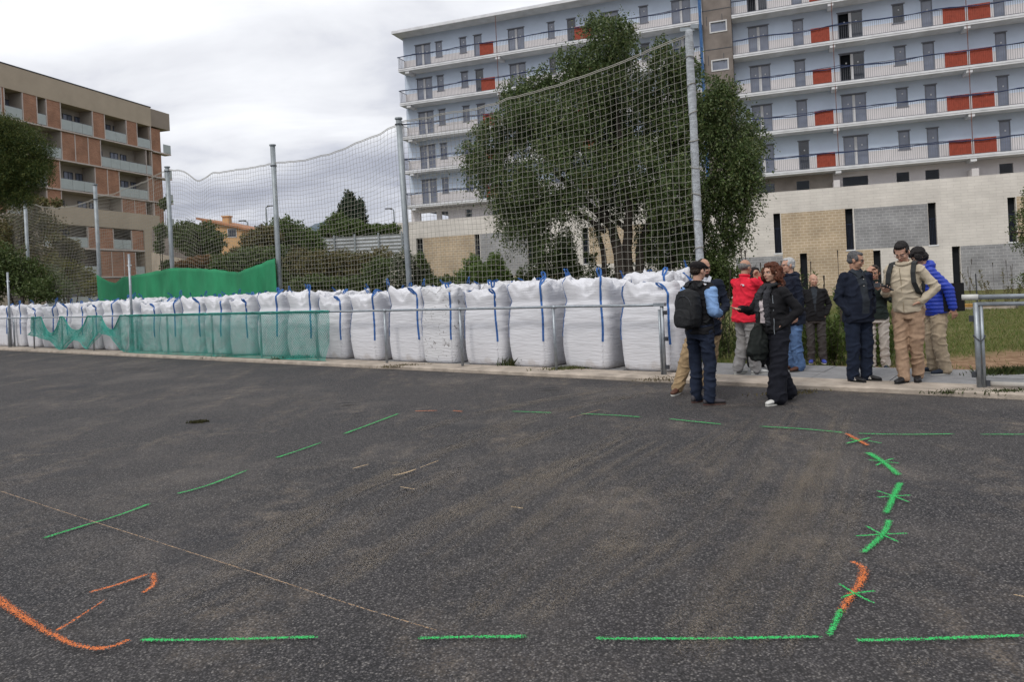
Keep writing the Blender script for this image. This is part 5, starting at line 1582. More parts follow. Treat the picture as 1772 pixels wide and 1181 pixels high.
    for l_, fy in ((lR, foot_yaw[0]), (lL, foot_yaw[1])):
        an = l_[2]; Fm = Matrix.Translation((an.x, an.y, 0)) @ Matrix.Rotation(-R(fy), 4, 'Z')
        base = an.z - .085 * k + .001
        mb = MB(); rg = []
        for t, hw, hz in ((-.075, .022, .045), (-.068, .030, .075), (-.03, .034, .088), (.02, .036, .086), (.07, .040, .065), (.12, .044, .050), (.16, .040, .042), (.185, .028, .034), (.195, .012, .022)):
            ring = []
            for i in range(14):
                a = 2 * math.pi * i / 14
                ring.append(Fm @ (Vector((hw * math.cos(a), t, max(.014, .018 + hz * .5 + hz * .52 * math.sin(a)))) * k) + Vector((0, 0, base)))
            rg.append(ring)
        so_ = mb.rings(rg).build('shoe', sm_, root, True)
        mb = MB(); rg = []
        for zz, gx in ((0, -.005), (.006, -.003), (.017, -.004)):
            ring = []
            for i in range(24):
                a = 2 * math.pi * i / 24; cy = .058 + .142 * math.sin(a); hw = (.040 if math.sin(a) < 0 else .047) + gx
                e_ = math.cos(a); e_ = math.copysign(abs(e_) ** .7, e_)
                ring.append(Fm @ (Vector((hw * e_ * (1 - .12 * (math.sin(a) < -.6)), cy, zz)) * k) + Vector((0, 0, base)))
            rg.append(ring)
        mb.rings(rg).build('sole', stt, so_)
        if shoe_stripe:
            for q in range(3):
                for sd in (-1, 1):
                    MB().ribbon([Fm @ (Vector((sd * .040, .03 + q * .02, .028)) * k) + Vector((0, 0, base)), Fm @ (Vector((sd * .033, .012 + q * .02, .07)) * k) + Vector((0, 0, base))], (0, 1, 0), .009, .012).build('stripe', EYEW, so_)
    # ---- jacket or top
    tmats, fit = top
    mb = MB()
    f = fit; b_ = belly
    ringset(mb, [(hem, 0, .0, .178 * W * f, .132 * f + b_ * .5, 2.5), (hem + .06, 0, .0, .180 * W * f, .136 * f + b_ * .6, 2.5), (1.0, 0, .01, .170 * W * f, .130 * f + b_, 2.4), (1.12, 0, .012, .166 * W * f, .132 * f + b_ * .9, 2.4),
                 (1.25, 0, .012 + bust * .4, .176 * W * f, .130 * f + bust, 2.4), (1.36, 0, .0, .172 * W * f, .116 * f, 2.3), (1.43, 0, -.008, .138 * W * f, .092 * f, 2.1), (1.475, 0, -.012, .082 * f, .076 * f, 2), (1.515, 0, -.005, .070 * f, .070 * f, 2)])
    for a_ in (aR, aL):
        mb.cap(a_[0], a_[1], .064 * k * f, .054 * k * f, 14); mb.cap(a_[1], a_[1].lerp(a_[2], .93), .055 * k * f, .042 * k * f, 14)
        mb.cap(up((0, 0, 1.36)), a_[0], .07 * k, .063 * k * f, 12)
    if puffer:
        def pf(p): return .011 * abs(math.sin(p.z * math.pi / .052 + p.x * 1.5)) ** .6 + .004 * noise.noise(p * 18)
    else: pf = folds(.0105, 9, 5, y * 2)
    jo = vox(mb, 'jacket' if not shirt else 'shirt', tmats, .0095, root, 3, pf, (lambda c, n: lapel(c / k, n)) if lapel else None)
    ctx = dict(root=root, S=S, up=up, hp=hp, HM=HM, HMr=HMr, k=k, aR=aR, aL=aL, lR=lR, lL=lL, jo=jo)
    if extra: extra(ctx)
    return ctx

C = {}
C['black'] = cloth('black', (.012, .012, .014)); C['navy'] = cloth('navy', (.011, .015, .028)); C['navy2'] = cloth('navy_trouser', (.012, .018, .035))
C['denim_dark'] = cloth('dark_denim', (.014, .020, .038)); C['jeans'] = cloth('blue_jeans', (.085, .15, .29), var=.35); C['khaki'] = cloth('khaki', (.30, .215, .125), var=.25)
C['tan'] = cloth('tan_chino', (.33, .225, .155), var=.22); C['beigej'] = cloth('beige_jacket', (.45, .39, .30), var=.12); C['sand'] = cloth('sand_trousers', (.36, .31, .25), var=.2)
C['grey'] = cloth('grey_trousers', (.23, .225, .225), var=.2); C['dgrey'] = cloth('dark_grey_trousers', (.055, .05, .05)); C['red'] = cloth('red_fleece', (.62, .022, .045), .95, .15)
C['blue'] = cloth('blue_puffer', (.012, .040, .36), .45, .15, .45); C['lblue'] = cloth('light_blue_shirt', (.20, .33, .58)); C['pale'] = cloth('pale_trousers', (.40, .37, .34), var=.2)
C['green'] = cloth('dark_green_jacket', (.016, .024, .022)); C['shirt'] = cloth('slate_shirt', (.03, .036, .045)); C['pink'] = cloth('pale_top', (.50, .44, .45)); C['white'] = cloth('white_shirt', (.62, .64, .70))
C['khaki2'] = cloth('khaki_light', (.37, .30, .215), var=.25)
S_ = {'white': mat('white_shoe', (.55, .55, .53), .6), 'black': mat('black_shoe', (.012, .012, .014), .5), 'brown': mat('brown_shoe', (.085, .035, .022), .6), 'greyb': mat('grey_brown_shoe', (.06, .055, .06), .7),
      'solew': mat('white_sole', (.5, .5, .47), .7), 'soleb': mat('brown_sole', (.13, .07, .05), .8), 'soled': mat('dark_sole', (.03, .03, .03), .8), 'blue': mat('blue_shoe', (.04, .06, .3), .6), 'navy': mat('navy_shoe', (.02, .03, .05), .6)}
Hh = lambda n, c: mat('hair_' + n, c, .6, .35, 60, bump=.6, bscale=120, stretch=(1, 1, .3), spec=.3)
HR = {'brown': Hh('brown', (.035, .018, .010)), 'black': Hh('black', (.010, .008, .008)), 'grey': Hh('grey', (.15, .145, .14)), 'white': Hh('white', (.42, .42, .42)), 'auburn': Hh('auburn', (.085, .026, .012)), 'salt': Hh('salt', (.085, .085, .09)), 'dark': Hh('dark_brown', (.02, .012, .008))}

# 1 man with cap, backpack and blue sleeve
def bkpack(root, up, k, y0, label_mat, w=.30, h=.46, dp=.20, z0=1.20):
    """rounded rucksack on the back, plus straps"""
    mb = MB(); rg = []
    for i in range(15):
        t = -1 + 2 * i / 14; q = (1 - abs(t) ** 3.2) ** (1 / 3.2) if abs(t) < 1 else .05
        q = max(q, .12); zz = z0 + t * h / 2; ring = []
        dd = dp / 2 * q * (1.12 - .22 * t)
        for j in range(24):
            a = 2 * math.pi * j / 24; c, s = math.cos(a), math.sin(a); e = 3.4; rr = (abs(c) ** e + abs(s) ** e) ** (-1 / e)
            ring.append(up((w / 2 * q * rr * c, y0 - dp / 2 + dd * rr * s, zz)))
        rg.append(ring)
    mb.rings(rg)
    return mb
def ex1(c):
    up, k, root = c['up'], c['k'], c['root']
    # flat cap
    mb = MB(); mb.ell(c['hp']((0, -.018, .062)), (.094 * k, .112 * k, .060 * k), c['HMr']); mb.ell(c['hp']((0, .052, .058)), (.078 * k, .070 * k, .028 * k), c['HMr'])
    mb.ell(c['hp']((0, .10, .040)), (.058 * k, .045 * k, .010 * k), c['HMr']); mb.ell(c['hp']((0, -.03, .035)), (.088 * k, .094 * k, .03 * k), c['HMr'])
    vox(mb, 'cap', [cloth('cap_black', (.014, .012, .013))], .0065, root, 2, lambda p: .002 * noise.noise(p * 40))
    # collar roll
    MB().tube([c['hp']((.062 * math.cos(a), -.012 + .062 * math.sin(a), -.135)) for a in np.linspace(0, 6.28, 20)], .014 * k, 8).build('collar', C['black'], root, True)
    r2 = empty('backpack', root.location, root.rotation_euler.z); tag(r2, 'black backpack worn by the man with the flat cap', 'backpack')
    BM = cloth('backpack_black', (.016, .017, .019), .7)
    mb = bkpack(r2, up, k, -.105, None, .31, .50, .21, 1.17)
    vox(mb, 'main_compartment', [BM], .009, r2, 2, folds(.006, 8, 6, 2))
    mb = bkpack(r2, up, k, -.27, None, .25, .24, .09, 1.06); vox(mb, 'front_pocket', [BM], .009, r2, 2, folds(.004, 12, 8, 5))
    MB().tube([up((.115 * math.cos(a), -.315 + .012 * abs(math.cos(a)), 1.20 + .13 * math.sin(a))) for a in np.linspace(.1, 3.04, 16)], .004, 5).build('zip', M['metal_dark'], r2)
    for s_ in (-1, 1):
        pts = [(s_ * .09, -.12, 1.44), (s_ * .11, -.06, 1.495), (s_ * .125, .03, 1.485), (s_ * .135, .115, 1.40), (s_ * .15, .14, 1.28), (s_ * .175, .10, 1.14), (s_ * .15, -.09, 1.0)]
        MB().ribbon([up(p) for p in pts], (1, .2, 0), .05, .014).build('shoulder_strap', BM, r2)
    MB().tube([up((.03 * math.cos(a), -.13, 1.43 + .035 * math.sin(a))) for a in np.linspace(0, 3.14, 9)], .008, 5).build('handle', BM, r2)
    # light blue shirt sleeves over the elbow
    for a_, nm in ((c['aR'], 'sleeve'), (c['aL'], 'sleeve')):
        mb = MB(); mb.cap(a_[0].lerp(a_[1], .12), a_[1], .080 * k, .072 * k, 14); mb.cap(a_[1], a_[1].lerp(a_[2], .90), .072 * k, .052 * k, 14)
        vox(mb, nm, [C['lblue']], .010, root, 3, folds(.006, 14, 6, 3))
person('man with dark flat cap, black vest over blue shirt and black backpack', 2.25, 9.0, 0, (.78, .63), 1.73, 'a', lean=2, head_yaw=-12, head_pitch=6,
       RA=[(.195, 0, 1.42), (.235, -.035, 1.14), (.16, .20, 1.10)], LA=[(-.195, 0, 1.42), (-.235, -.02, 1.13), (-.14, .20, 1.12)], RH={'n': (-.6, 0, -.4), 'thumb': (0, 0, 1)}, LH={'n': (.6, 0, -.4), 'thumb': (0, 0, 1)},
       RL=[(.095, 0, .92), (.115, .02, .50), (.13, -.04, .085)], LL=[(-.095, 0, .92), (-.10, .03, .50), (-.115, .03, .085)],
       top=([C['black']], 1.0), trousers=(C['denim_dark'], .098, .075, .070), shoes=(S_['greyb'], mat('rust_sole', (.075, .04, .035), .8)), hair=('receding', HR['dark']), extra=ex1, hem=.86, foot_yaw=(35, 12))

# 2 bearded man facing the camera behind him
def ex2(c):
    up, k, root = c['up'], c['k'], c['root']
    mb = MB()
    for s_ in (-1, 1): mb.ribbon([up((s_ * .012, .115, 1.40)), up((s_ * .045, .085, 1.47)), up((s_ * .07, .03, 1.52))], (s_, -.4, -.6), .045, .012)
    mb.build('shirt_collar', C['white'], root)
person('smiling bearded man in navy coat and khaki trousers behind the man with the cap', 2.56, 9.85, 0, (-.12, -1), 1.77, 'b', head_yaw=18, head_pitch=8, beard=HR['dark'],
       RL=[(.095, 0, .92), (.27, .03, .53), (.42, .10, .085)], LL=[(-.095, 0, .92), (-.04, .02, .50), (.03, -.08, .085)],
       RA=[(.205, 0, 1.42), (.26, .02, 1.14), (.12, .20, 1.08)], LA=[(-.205, 0, 1.42), (-.26, .0, 1.13), (-.17, .20, 1.05)], LH={'n': (.6, 0, -.6), 'thumb': (0, 0, 1)},
       top=([C['navy'], C['white']], 1.04), lapel=lambda c, n: 1 if (c.y > .06 and abs(c.x) < max(0, (c.z - 1.18) * .19)) else 0,
       trousers=(C['khaki'], .105, .085, .076), shoes=(S_['brown'], S_['solew']), hair=('receding', HR['dark']), extra=ex2, foot_yaw=(28, -10), hem=.74)

# 3 man in red fleece
def ex3(c):
    MB().tube([c['hp']((.066 * math.cos(a), -.014 + .064 * math.sin(a), -.125)) for a in np.linspace(0, 6.28, 20)], .022 * c['k'], 8).build('collar', C['red'], c['root'], True)
    MB().ell(c['up']((.10, -.128, 1.36)), (.022, .006, .014)).tube([c['up']((.07 + .03 * math.cos(a), -.130, 1.355 + .02 * math.sin(a))) for a in np.linspace(0, 3.1, 8)], .004, 4).build('badge', C['white'], c['root'])
person('grey haired man in bright red fleece with a hand to his face', 3.44, 11.0, .05, (.90, .44), 1.70, 'b', lean=3, head_pitch=5, width=1.16, belly=.04,
       RA=[(.20, 0, 1.41), (.24, .20, 1.28), (.07, .245, 1.47)], LA=[(-.20, 0, 1.41), (-.24, .16, 1.24), (-.03, .27, 1.40)], RH={'n': (0, -.9, .3), 'd': (-.45, -.25, .85), 'curl': .7, 'thumb': (0, -.2, 1)}, LH={'n': (0, -1, 0), 'd': (.5, -.3, .7), 'curl': .6},
       top=([C['red']], 1.05), trousers=(C['grey'], .108, .088, .080), shoes=(S_['white'], S_['solew']), hair=('balding', HR['grey']), extra=ex3, hem=.80, foot_yaw=(12, -4),
       RL=[(.095, 0, .92), (.10, .02, .50), (.11, .06, .085)], LL=[(-.095, 0, .92), (-.10, .02, .50), (-.10, -.10, .085)])

# 4 woman half hidden in dark clothes
person('dark haired woman in long black coat, half hidden behind the man in red', 3.86, 11.75, .03, (-.25, -1), 1.60, 'b', head_yaw=18, width=.9, bust=.02,
       top=([C['black']], 1.02), trousers=(C['black'], .11, .10, .10), shoes=(S_['white'], S_['solew']), hair=('long', HR['black']), hem=.42)

# 5 woman with curly hair
def ex5(c):
    up, k, root = c['up'], c['k'], c['root']
    SC = cloth('charcoal_scarf', (.035, .036, .042), var=.4)
    mb = MB()
    mb.tube([up((.085 * math.cos(a), .0 + .085 * math.sin(a), 1.50 - .03 * math.sin(a))) for a in np.linspace(0, 6.28, 20)], .026, 8)
    for s_, zl in ((-1, .98), (1, 1.02)):
        mb.tube([up((s_ * .055, .10, 1.46)), up((s_ * .075, .165, 1.34)), up((s_ * .085, .175, 1.18)), up((s_ * .09, .165, zl))], [.032, .042, .042, .03], 8)
    vox(mb, 'scarf', [SC], .009, root, 2, folds(.010, 20, 16, 1))
    MB().tube([up((-.150 + .004 * math.sin(q), .135, 1.36 - q * .03)) for q in range(17)], .004, 4).build('zip', M['metal'], root)
    # black cloth bag over the outstretched forearm
    r2 = empty('handbag', root.location, root.rotation_euler.z); tag(r2, 'slouchy black cloth bag hanging from the shoulder of the curly haired woman', 'handbag')
    mb = MB(); rg = []
    for i in range(12):
        t = i / 11; zz = 1.02 - t * .46; q = .35 + .65 * math.sin(min(1, t * 1.25) * math.pi / 2) if t < .9 else .7
        rg.append([up((.02 + .085 * q * math.cos(a), .24 + .15 * q * math.sin(a) + .02 * t, zz)) for a in [2 * math.pi * j / 20 for j in range(20)]])
    mb.rings(rg); vox(mb, 'pouch', [cloth('bag_black', (.014, .017, .016), .8)], .010, r2, 3, folds(.013, 7, 9, 8))
    MB().ribbon([up((.05, .21, 1.0)), up((.06, .19, 1.15)), up((.02, .17, 1.32)), up((-.09, .10, 1.47)), up((-.13, .0, 1.50)), up((-.12, -.12, 1.40))], (1, 0, 0), .035, .008).build('strap', cloth('bag_strap', (.012, .014, .014)), r2)
person('woman with auburn curly hair in black jacket, holding out one hand', 3.10, 8.82, 0, (-.93, -.37), 1.66, 'a', lean=0, head_yaw=4, head_pitch=2, width=1.02, bust=.035, belly=.03,
       RA=[(.20, 0, 1.40), (.25, .13, 1.16), (.16, .40, 1.20)], RH={'d': (-.15, 1, .12), 'n': (-.3, -.1, 1), 'curl': .22, 'thumb': (-.6, .2, .9)},
       LA=[(-.20, 0, 1.40), (-.29, -.14, 1.15), (-.19, .06, .99)], LH={'d': (.9, -.4, -.5), 'n': (1, 0, 0)},
       top=([C['black'], C['pink']], 1.08), lapel=lambda c, n: 1 if (c.y > .10 and abs(c.x + .01) < .055 and 1.02 < c.z < 1.42) else 0,
       trousers=(cloth('wide_black', (.011, .012, .018)), .122, .108, .118), shoes=(S_['white'], S_['solew']), hair=('curly', HR['auburn']), extra=ex5, hem=.88, foot_yaw=(5, -8),
       RL=[(.095, 0, .92), (.10, -.07, .50), (.12, -.26, .085)], LL=[(-.095, 0, .92), (-.10, .05, .50), (-.10, .10, .085)])

# 6 white haired man with glasses
def ex6(c):
    mb = MB(); mb.ell(c['up']((0, -.09, 1.47)), (.11, .055, .06)); mb.tube([c['up']((.088 * math.cos(a), -.02 + .085 * math.sin(a), 1.49)) for a in np.linspace(0, 6.28, 20)], .022, 8)
    vox(mb, 'hood', [C['navy']], .010, c['root'], 2, folds(.008, 12, 10, 1))
person('white haired man with glasses in navy jacket and blue jeans', 4.20, 11.15, .05, (-.95, -.1), 1.70, 'a', lean=2, width=1.08, belly=.03, glasses=True, extra=ex6,
       top=([C['navy']], 1.10), trousers=(C['jeans'], .108, .088, .082), shoes=(S_['brown'], S_['soled']), hair=('short', HR['white']), hem=.72, foot_yaw=(8, -20))

# 7 bald man, farther away
person('bald man in black jacket and dark grey trousers with hands in pockets', 5.66, 13.9, -.22, (-.35, -.94), 1.68, 'a', head_yaw=22, width=1.0,
       RA=[(.19, 0, 1.41), (.26, -.07, 1.14), (.185, .05, .95)], LA=[(-.19, 0, 1.41), (-.26, -.07, 1.14), (-.185, .05, .95)], RH={'d': (-.9, -.5, -.4)}, LH={'d': (.9, -.5, -.4)},
       top=([C['black'], C['shirt']], 1.05), lapel=lambda c, n: 1 if (c.y > .06 and abs(c.x) < max(0, (c.z - 1.0) * .12)) else 0,
       trousers=(C['dgrey'], .098, .078, .070), shoes=(S_['blue'], S_['solew']), hair=None, hem=.84)

# 8 man in navy overshirt
def ex8(c):
    for q in range(5): MB().ell(c['up']((.0, .150 - (.012 if q > 3 else 0), 1.38 - q * .09)), (.007, .004, .007)).build('button', EYEW, c['root'])
    mb = MB()
    for s_ in (-1, 1): mb.ribbon([c['up']((s_ * .015, .118, 1.41)), c['up']((s_ * .055, .085, 1.47)), c['up']((s_ * .08, .01, 1.51))], (s_, -.4, -.6), .05, .012)
    mb.build('shirt_collar', C['shirt'], c['root'])
person('grey haired man in navy overshirt and navy trousers with striped black trainers', 4.53, 9.75, .06, (.22, -.97), 1.71, 'b', head_yaw=42, head_pitch=14, width=1.05, belly=.025, glasses=True,
       RA=[(.19, 0, 1.41), (.255, -.05, 1.14), (.185, .07, .93)], LA=[(-.19, 0, 1.41), (-.255, -.05, 1.14), (-.185, .07, .93)], RH={'d': (-.9, -.6, -.4)}, LH={'d': (.9, -.6, -.4)}, extra=ex8,
       top=([C['navy'], C['shirt']], 1.08), lapel=lambda c, n: 1 if (c.y > .06 and abs(c.x - .0) < .055 + max(0, (c.z - 1.25) * .12) and c.z > .92) else 0,
       trousers=(C['navy2'], .108, .086, .078), shoes=(S_['black'], S_['soled']), hair=('short', HR['salt']), hem=.80, shoe_stripe=True, foot_yaw=(-14, -32))

# 9 man with raised arm behind
def ex9(c):
    r2 = empty('phone', c['root'].location, c['root'].rotation_euler.z); tag(r2, 'dark phone held up by the man in the dark green jacket', 'phone')
    p = c['aL'][2] + Vector((.05, .05, .08)); MB().box(p.x - .075, p.x + .075, p.y, p.y + .01, p.z - .036, p.z + .036).build('case', M['metal_dark'], r2)
person('man in dark green jacket and pale trousers scratching his head with raised arm', 6.00, 12.25, -.16, (-.45, -.9), 1.72, 'b', head_pitch=8, head_yaw=-8, width=1.0, extra=ex9, glasses=True,
       RA=[(.20, 0, 1.42), (.36, .10, 1.33), (.10, .12, 1.68)], RH={'d': (-.6, -.1, .5), 'n': (-.2, -.6, -.5), 'curl': .7}, LA=[(-.20, 0, 1.42), (-.24, .10, 1.18), (-.06, .30, 1.36)], LH={'d': (.4, .2, .8), 'n': (0, -1, .2), 'curl': .6},
       top=([C['green']], 1.04), trousers=(C['pale'], .096, .078, .070), shoes=(S_['navy'], S_['soled']), hair=('thick', HR['dark']), hem=.86)

# 10 young man in beige jacket looking at a phone
def ex10(c):
    up, k, root = c['up'], c['k'], c['root']
    MB().tube([c['up']((.078 * math.cos(a), -.012 + .078 * math.sin(a), 1.505 - .015 * math.sin(a))) for a in np.linspace(0, 6.28, 20)], .020, 8).build('collar', C['beigej'], root, True)
    MB().tube([up((.0, .146 + .005 * math.sin(q), 1.46 - q * .037)) for q in range(16)], .004, 4).build('zip', mat('brass_zip', (.25, .2, .13), .5), root)
    r2 = empty('backpack', root.location, root.rotation_euler.z); tag(r2, 'dark grey backpack worn by the young man in the beige jacket', 'backpack')
    BM = cloth('backpack_grey', (.025, .027, .028), .7)
    mb = bkpack(r2, up, k, -.115, None, .29, .44, .16, 1.22); vox(mb, 'main_compartment', [BM], .010, r2, 2, folds(.005, 8, 6, 2))
    for s_ in (-1, 1):
        pts = [(s_ * .09, -.12, 1.42), (s_ * .115, -.06, 1.505), (s_ * .13, .03, 1.495), (s_ * .14, .125, 1.40), (s_ * .15, .155, 1.28), (s_ * .175, .12, 1.16), (s_ * .17, -.05, 1.06)]
        MB().ribbon([up(p) for p in pts], (1, .2, 0), .055, .016).build('shoulder_strap', BM, r2)
    r3 = empty('phone', root.location, root.rotation_euler.z); tag(r3, 'black phone held low by the young man in the beige jacket', 'phone')
    w = c['aR'][2]; h_ = Vector((-.35, .75, .2)).normalized()
    p = w + h_ * .10 + Vector((-.02, .0, .024))
    Mp = Matrix.Translation(p) @ Matrix.Rotation(R(-25), 4, 'Z') @ Matrix.Rotation(R(28), 4, 'X')
    MB().box(-.037, .037, -.075, .075, 0, .010, Mp).build('case', M['metal_dark'], r3)
    MB().box(-.034, .034, -.070, .070, .0101, .0115, Mp).build('screen', M['glass_dark'], r3)
person('tall young man in beige jacket and tan trousers looking down at his phone', 5.04, 9.45, .06, (-.74, -.68), 1.80, 'a', lean=9, head_pitch=30, head_yaw=-2, width=.98, glasses=mat('clear_frame', (.4, .25, .2), .4), extra=ex10,
       RA=[(.19, 0, 1.41), (.21, .06, 1.13), (.14, .30, 1.20)], RH={'d': (-.35, .75, .2), 'n': (-.1, -.2, 1), 'curl': .55, 'thumb': (-.5, .1, .8)}, LA=[(-.20, 0, 1.41), (-.33, -.03, 1.17), (-.19, .09, 1.02)], LH={'d': (.9, -.4, -.3), 'n': (.3, 0, -1)},
       top=([C['beigej']], 1.04), trousers=(C['tan'], .102, .078, .070), shoes=(S_['black'], S_['soled']), hair=('thick', HR['black']), hem=.90, foot_yaw=(10, -14),
       RL=[(.095, 0, .92), (.085, .05, .50), (.06, .07, .085)], LL=[(-.095, 0, .92), (-.075, .0, .50), (-.03, -.14, .085)])

# 11 man in blue puffer jacket leaning over
def ex11(c):
    up, k, root = c['up'], c['k'], c['root']
    mb = MB(); mb.ell(up((0, -.08, 1.48)), (.12, .07, .075)); mb.tube([up((.095 * math.cos(a), -.02 + .09 * math.sin(a), 1.49)) for a in np.linspace(0, 6.28, 20)], .026, 8)
    vox(mb, 'hood', [C['blue']], .010, root, 2, lambda p: .008 * abs(math.sin(p.z * 70)) ** .6)
    r2 = empty('folder', root.location, root.rotation_euler.z); tag(r2, 'black folder held at the side of the man in the blue puffer jacket', 'folder')
    w = c['aL'][2]; v = (c['aL'][1] + c['aL'][2]) / 2
    MB().box(w.x + .045, w.x + .065, w.y - .16, w.y + .10, w.z - .04, w.z + .34).build('cover', C['black'], r2)
person('dark haired man in shiny blue puffer jacket leaning in to look at the phone', 5.80, 10.15, .05, (-.93, .18), 1.76, 'c', lean=15, head_pitch=22, width=1.08, puffer=True, extra=ex11, belly=.02,
       LA=[(-.205, 0, 1.41), (-.28, -.12, 1.14), (-.27, -.10, .87)], RA=[(.205, 0, 1.41), (.25, .05, 1.16), (.12, .22, 1.1)],
       top=([C['blue']], 1.10), trousers=(C['khaki2'], .112, .09, .082), shoes=(S_['navy'], S_['solew']), hair=('mop', HR['black']), hem=.84, foot_yaw=(6, -12),
       RL=[(.095, 0, .92), (.10, .04, .50), (.12, .03, .085)], LL=[(-.095, 0, .92), (-.10, .03, .50), (-.10, -.04, .085)])

# ================================================================ spray marks and chalk lines on the asphalt
def paint_mat(name, col, cover, edge=1.0, patch=7, pamp=.25, slope=5.5):
    m = bpy.data.materials.new(name); m.use_nodes = True
    nt = m.node_tree; N, L = nt.nodes, nt.links
    b = N['Principled BSDF']; b.inputs['Roughness'].default_value = .8; b.inputs['Specular IOR Level'].default_value = .2
    g = N.new('ShaderNodeNewGeometry')
    v = N.new('ShaderNodeTexVoronoi'); v.inputs['Scale'].default_value = 140; L.new(g.outputs['Position'], v.inputs['Vector'])
    n = N.new('ShaderNodeTexNoise'); n.inputs['Scale'].default_value = 230; n.inputs['Detail'].default_value = 2; L.new(g.outputs['Position'], n.inputs['Vector'])
    n3 = N.new('ShaderNodeTexNoise'); n3.inputs['Scale'].default_value = patch; n3.inputs['Detail'].default_value = 3; L.new(g.outputs['Position'], n3.inputs['Vector'])
    a = N.new('ShaderNodeAttribute'); a.attribute_name = 'across'    # 1 on the middle of the stroke, 0 on its rim
    def math_(op, x, y):
        q = N.new('ShaderNodeMath'); q.operation = op
        for i, w_ in enumerate((x, y)):
            if isinstance(w_, (int, float)): q.inputs[i].default_value = w_
            else: L.new(w_, q.inputs[i])
        return q.outputs[0]
    s_ = math_('ADD', math_('MULTIPLY', v.outputs['Distance'], .9), math_('MULTIPLY', n.outputs['Fac'], .7))
    thr = math_('ADD', math_('MULTIPLY', a.outputs['Fac'], cover * edge), math_('MULTIPLY', n3.outputs['Fac'], pamp))
    al = math_('MULTIPLY', math_('SUBTRACT', thr, s_), slope)
    q = N.new('ShaderNodeClamp'); L.new(al, q.inputs[0])
    L.new(math_('MULTIPLY', q.outputs[0], .92), b.inputs['Alpha'])
    vr = N.new('ShaderNodeMapRange'); vr.inputs['To Min'].default_value = .6; vr.inputs['To Max'].default_value = 1.15
    sc_ = N.new('ShaderNodeSeparateColor'); L.new(v.outputs['Color'], sc_.inputs[0]); L.new(sc_.outputs[0], vr.inputs[0])
    vm = N.new('ShaderNodeVectorMath'); vm.operation = 'SCALE'; vm.inputs[0].default_value = col[:3]; L.new(vr.outputs[0], vm.inputs['Scale'])
    L.new(vm.outputs[0], b.inputs['Base Color'])
    return m
PM = {'g': paint_mat('green_spray', (.04, .52, .13), .95), 'o': paint_mat('orange_spray', (.72, .19, .05), .90), 'c': paint_mat('chalk_line', (.46, .31, .19), .85), 'w': paint_mat('worn_white_line', (.42, .37, .30), .62), 'd': paint_mat('dark_patch', (.012, .013, .016), 1.1), 'y': paint_mat('tan_scrape', (.62, .45, .27), .95), 'u': paint_mat('sand_dust', (.25, .21, .165), .49, 1, 1.3, .64, 2.4)}
pz = [.004]
def stroke(px, wd, key, name, nseg=14):
    """px: list of points on the photo that lie on the ground; wd width in metres (or list)"""
    pts = [q if isinstance(q, Vector) else gnd(q[0], q[1], 0) for q in px]
    if len(pts) == 2 : pts = [pts[0], pts[0].lerp(pts[1], .5), pts[1]]
    # smooth resample (Catmull-Rom)
    ext = [pts[0] * 2 - pts[1]] + pts + [pts[-1] * 2 - pts[-2]]
    W_ = wd if isinstance(wd, (list, tuple)) else [wd] * len(pts)
    if len(W_) != len(pts): W_ = list(np.interp(np.linspace(0, 1, len(pts)), np.linspace(0, 1, len(W_)), W_))
    C_ = []; Wc = []
    for i in range(1, len(ext) - 2):
        p0, p1, p2, p3 = ext[i-1:i+3]
        for k in range(nseg):
            t = k / nseg
            C_.append(.5 * ((2 * p1) + (p2 - p0) * t + (2 * p0 - 5 * p1 + 4 * p2 - p3) * t * t + (3 * p1 - p0 - 3 * p2 + p3) * t ** 3))
            Wc.append(W_[i-1] + (W_[i] - W_[i-1]) * t)
    C_.append(pts[-1]); Wc.append(W_[-1])
    mb = MB(); rows = []; ac = []
    n = len(C_); pz[0] += .00025
    for i, p in enumerate(C_):
        t = (C_[min(i+1, n-1)] - C_[max(0, i-1)]); t.z = 0; t.normalize(); d = Vector((t.y, -t.x, 0))
        wob = 1 + .15 * noise.noise(p * 3)
        row = []
        for j in range(7):
            f = -1 + 2 * j / 6
            row.append(Vector((p.x, p.y, pz[0])) + d * f * Wc[i] * wob * (1.1 if key in 'go' else 1))
            e_ = min(1, i / 3, (n - 1 - i) / 3)
            ac.append((1 - abs(f) ** 1.7) * e_)
        rows.append(row)
    mb.grid(rows)
    o = mb.build(name, PM[key], asphalt)
    at_ = o.data.attributes.new('across', 'FLOAT', 'POINT'); at_.data.foreach_set('value', ac)
    return o
def blot(u, v, rx, ry, key, name, rot=0):
    c = gnd(u, v, 0); pz[0] += .0002
    mb = MB(); rg = []; ac = []; n = 28
    vs = [Vector((c.x, c.y, pz[0]))]; ac = [1.0]
    for j in range(1, 6):
        for i in range(n):
            a = 2 * math.pi * i / n; q = 1 + .3 * noise.noise(Vector((math.cos(a) * 1.5 + u, math.sin(a) * 1.5, v)))
            x, y = rx * math.cos(a) * q * j / 5, ry * math.sin(a) * q * j / 5
            vs.append(Vector((c.x + x * math.cos(rot) - y * math.sin(rot), c.y + x * math.sin(rot) + y * math.cos(rot), pz[0]))); ac.append(1 - j / 5)
    fs = [(0, 1 + i, 1 + (i + 1) % n) for i in range(n)]
    for j in range(4):
        for i in range(n): fs.append((1 + j*n + i, 1 + (j+1)*n + i, 1 + (j+1)*n + (i+1) % n, 1 + j*n + (i+1) % n))
    mb.add(vs, fs); o = mb.build(name, PM[key], asphalt)
    at_ = o.data.attributes.new('across', 'FLOAT', 'POINT'); at_.data.foreach_set('value', ac)
TR = 'tyre_dust_track'
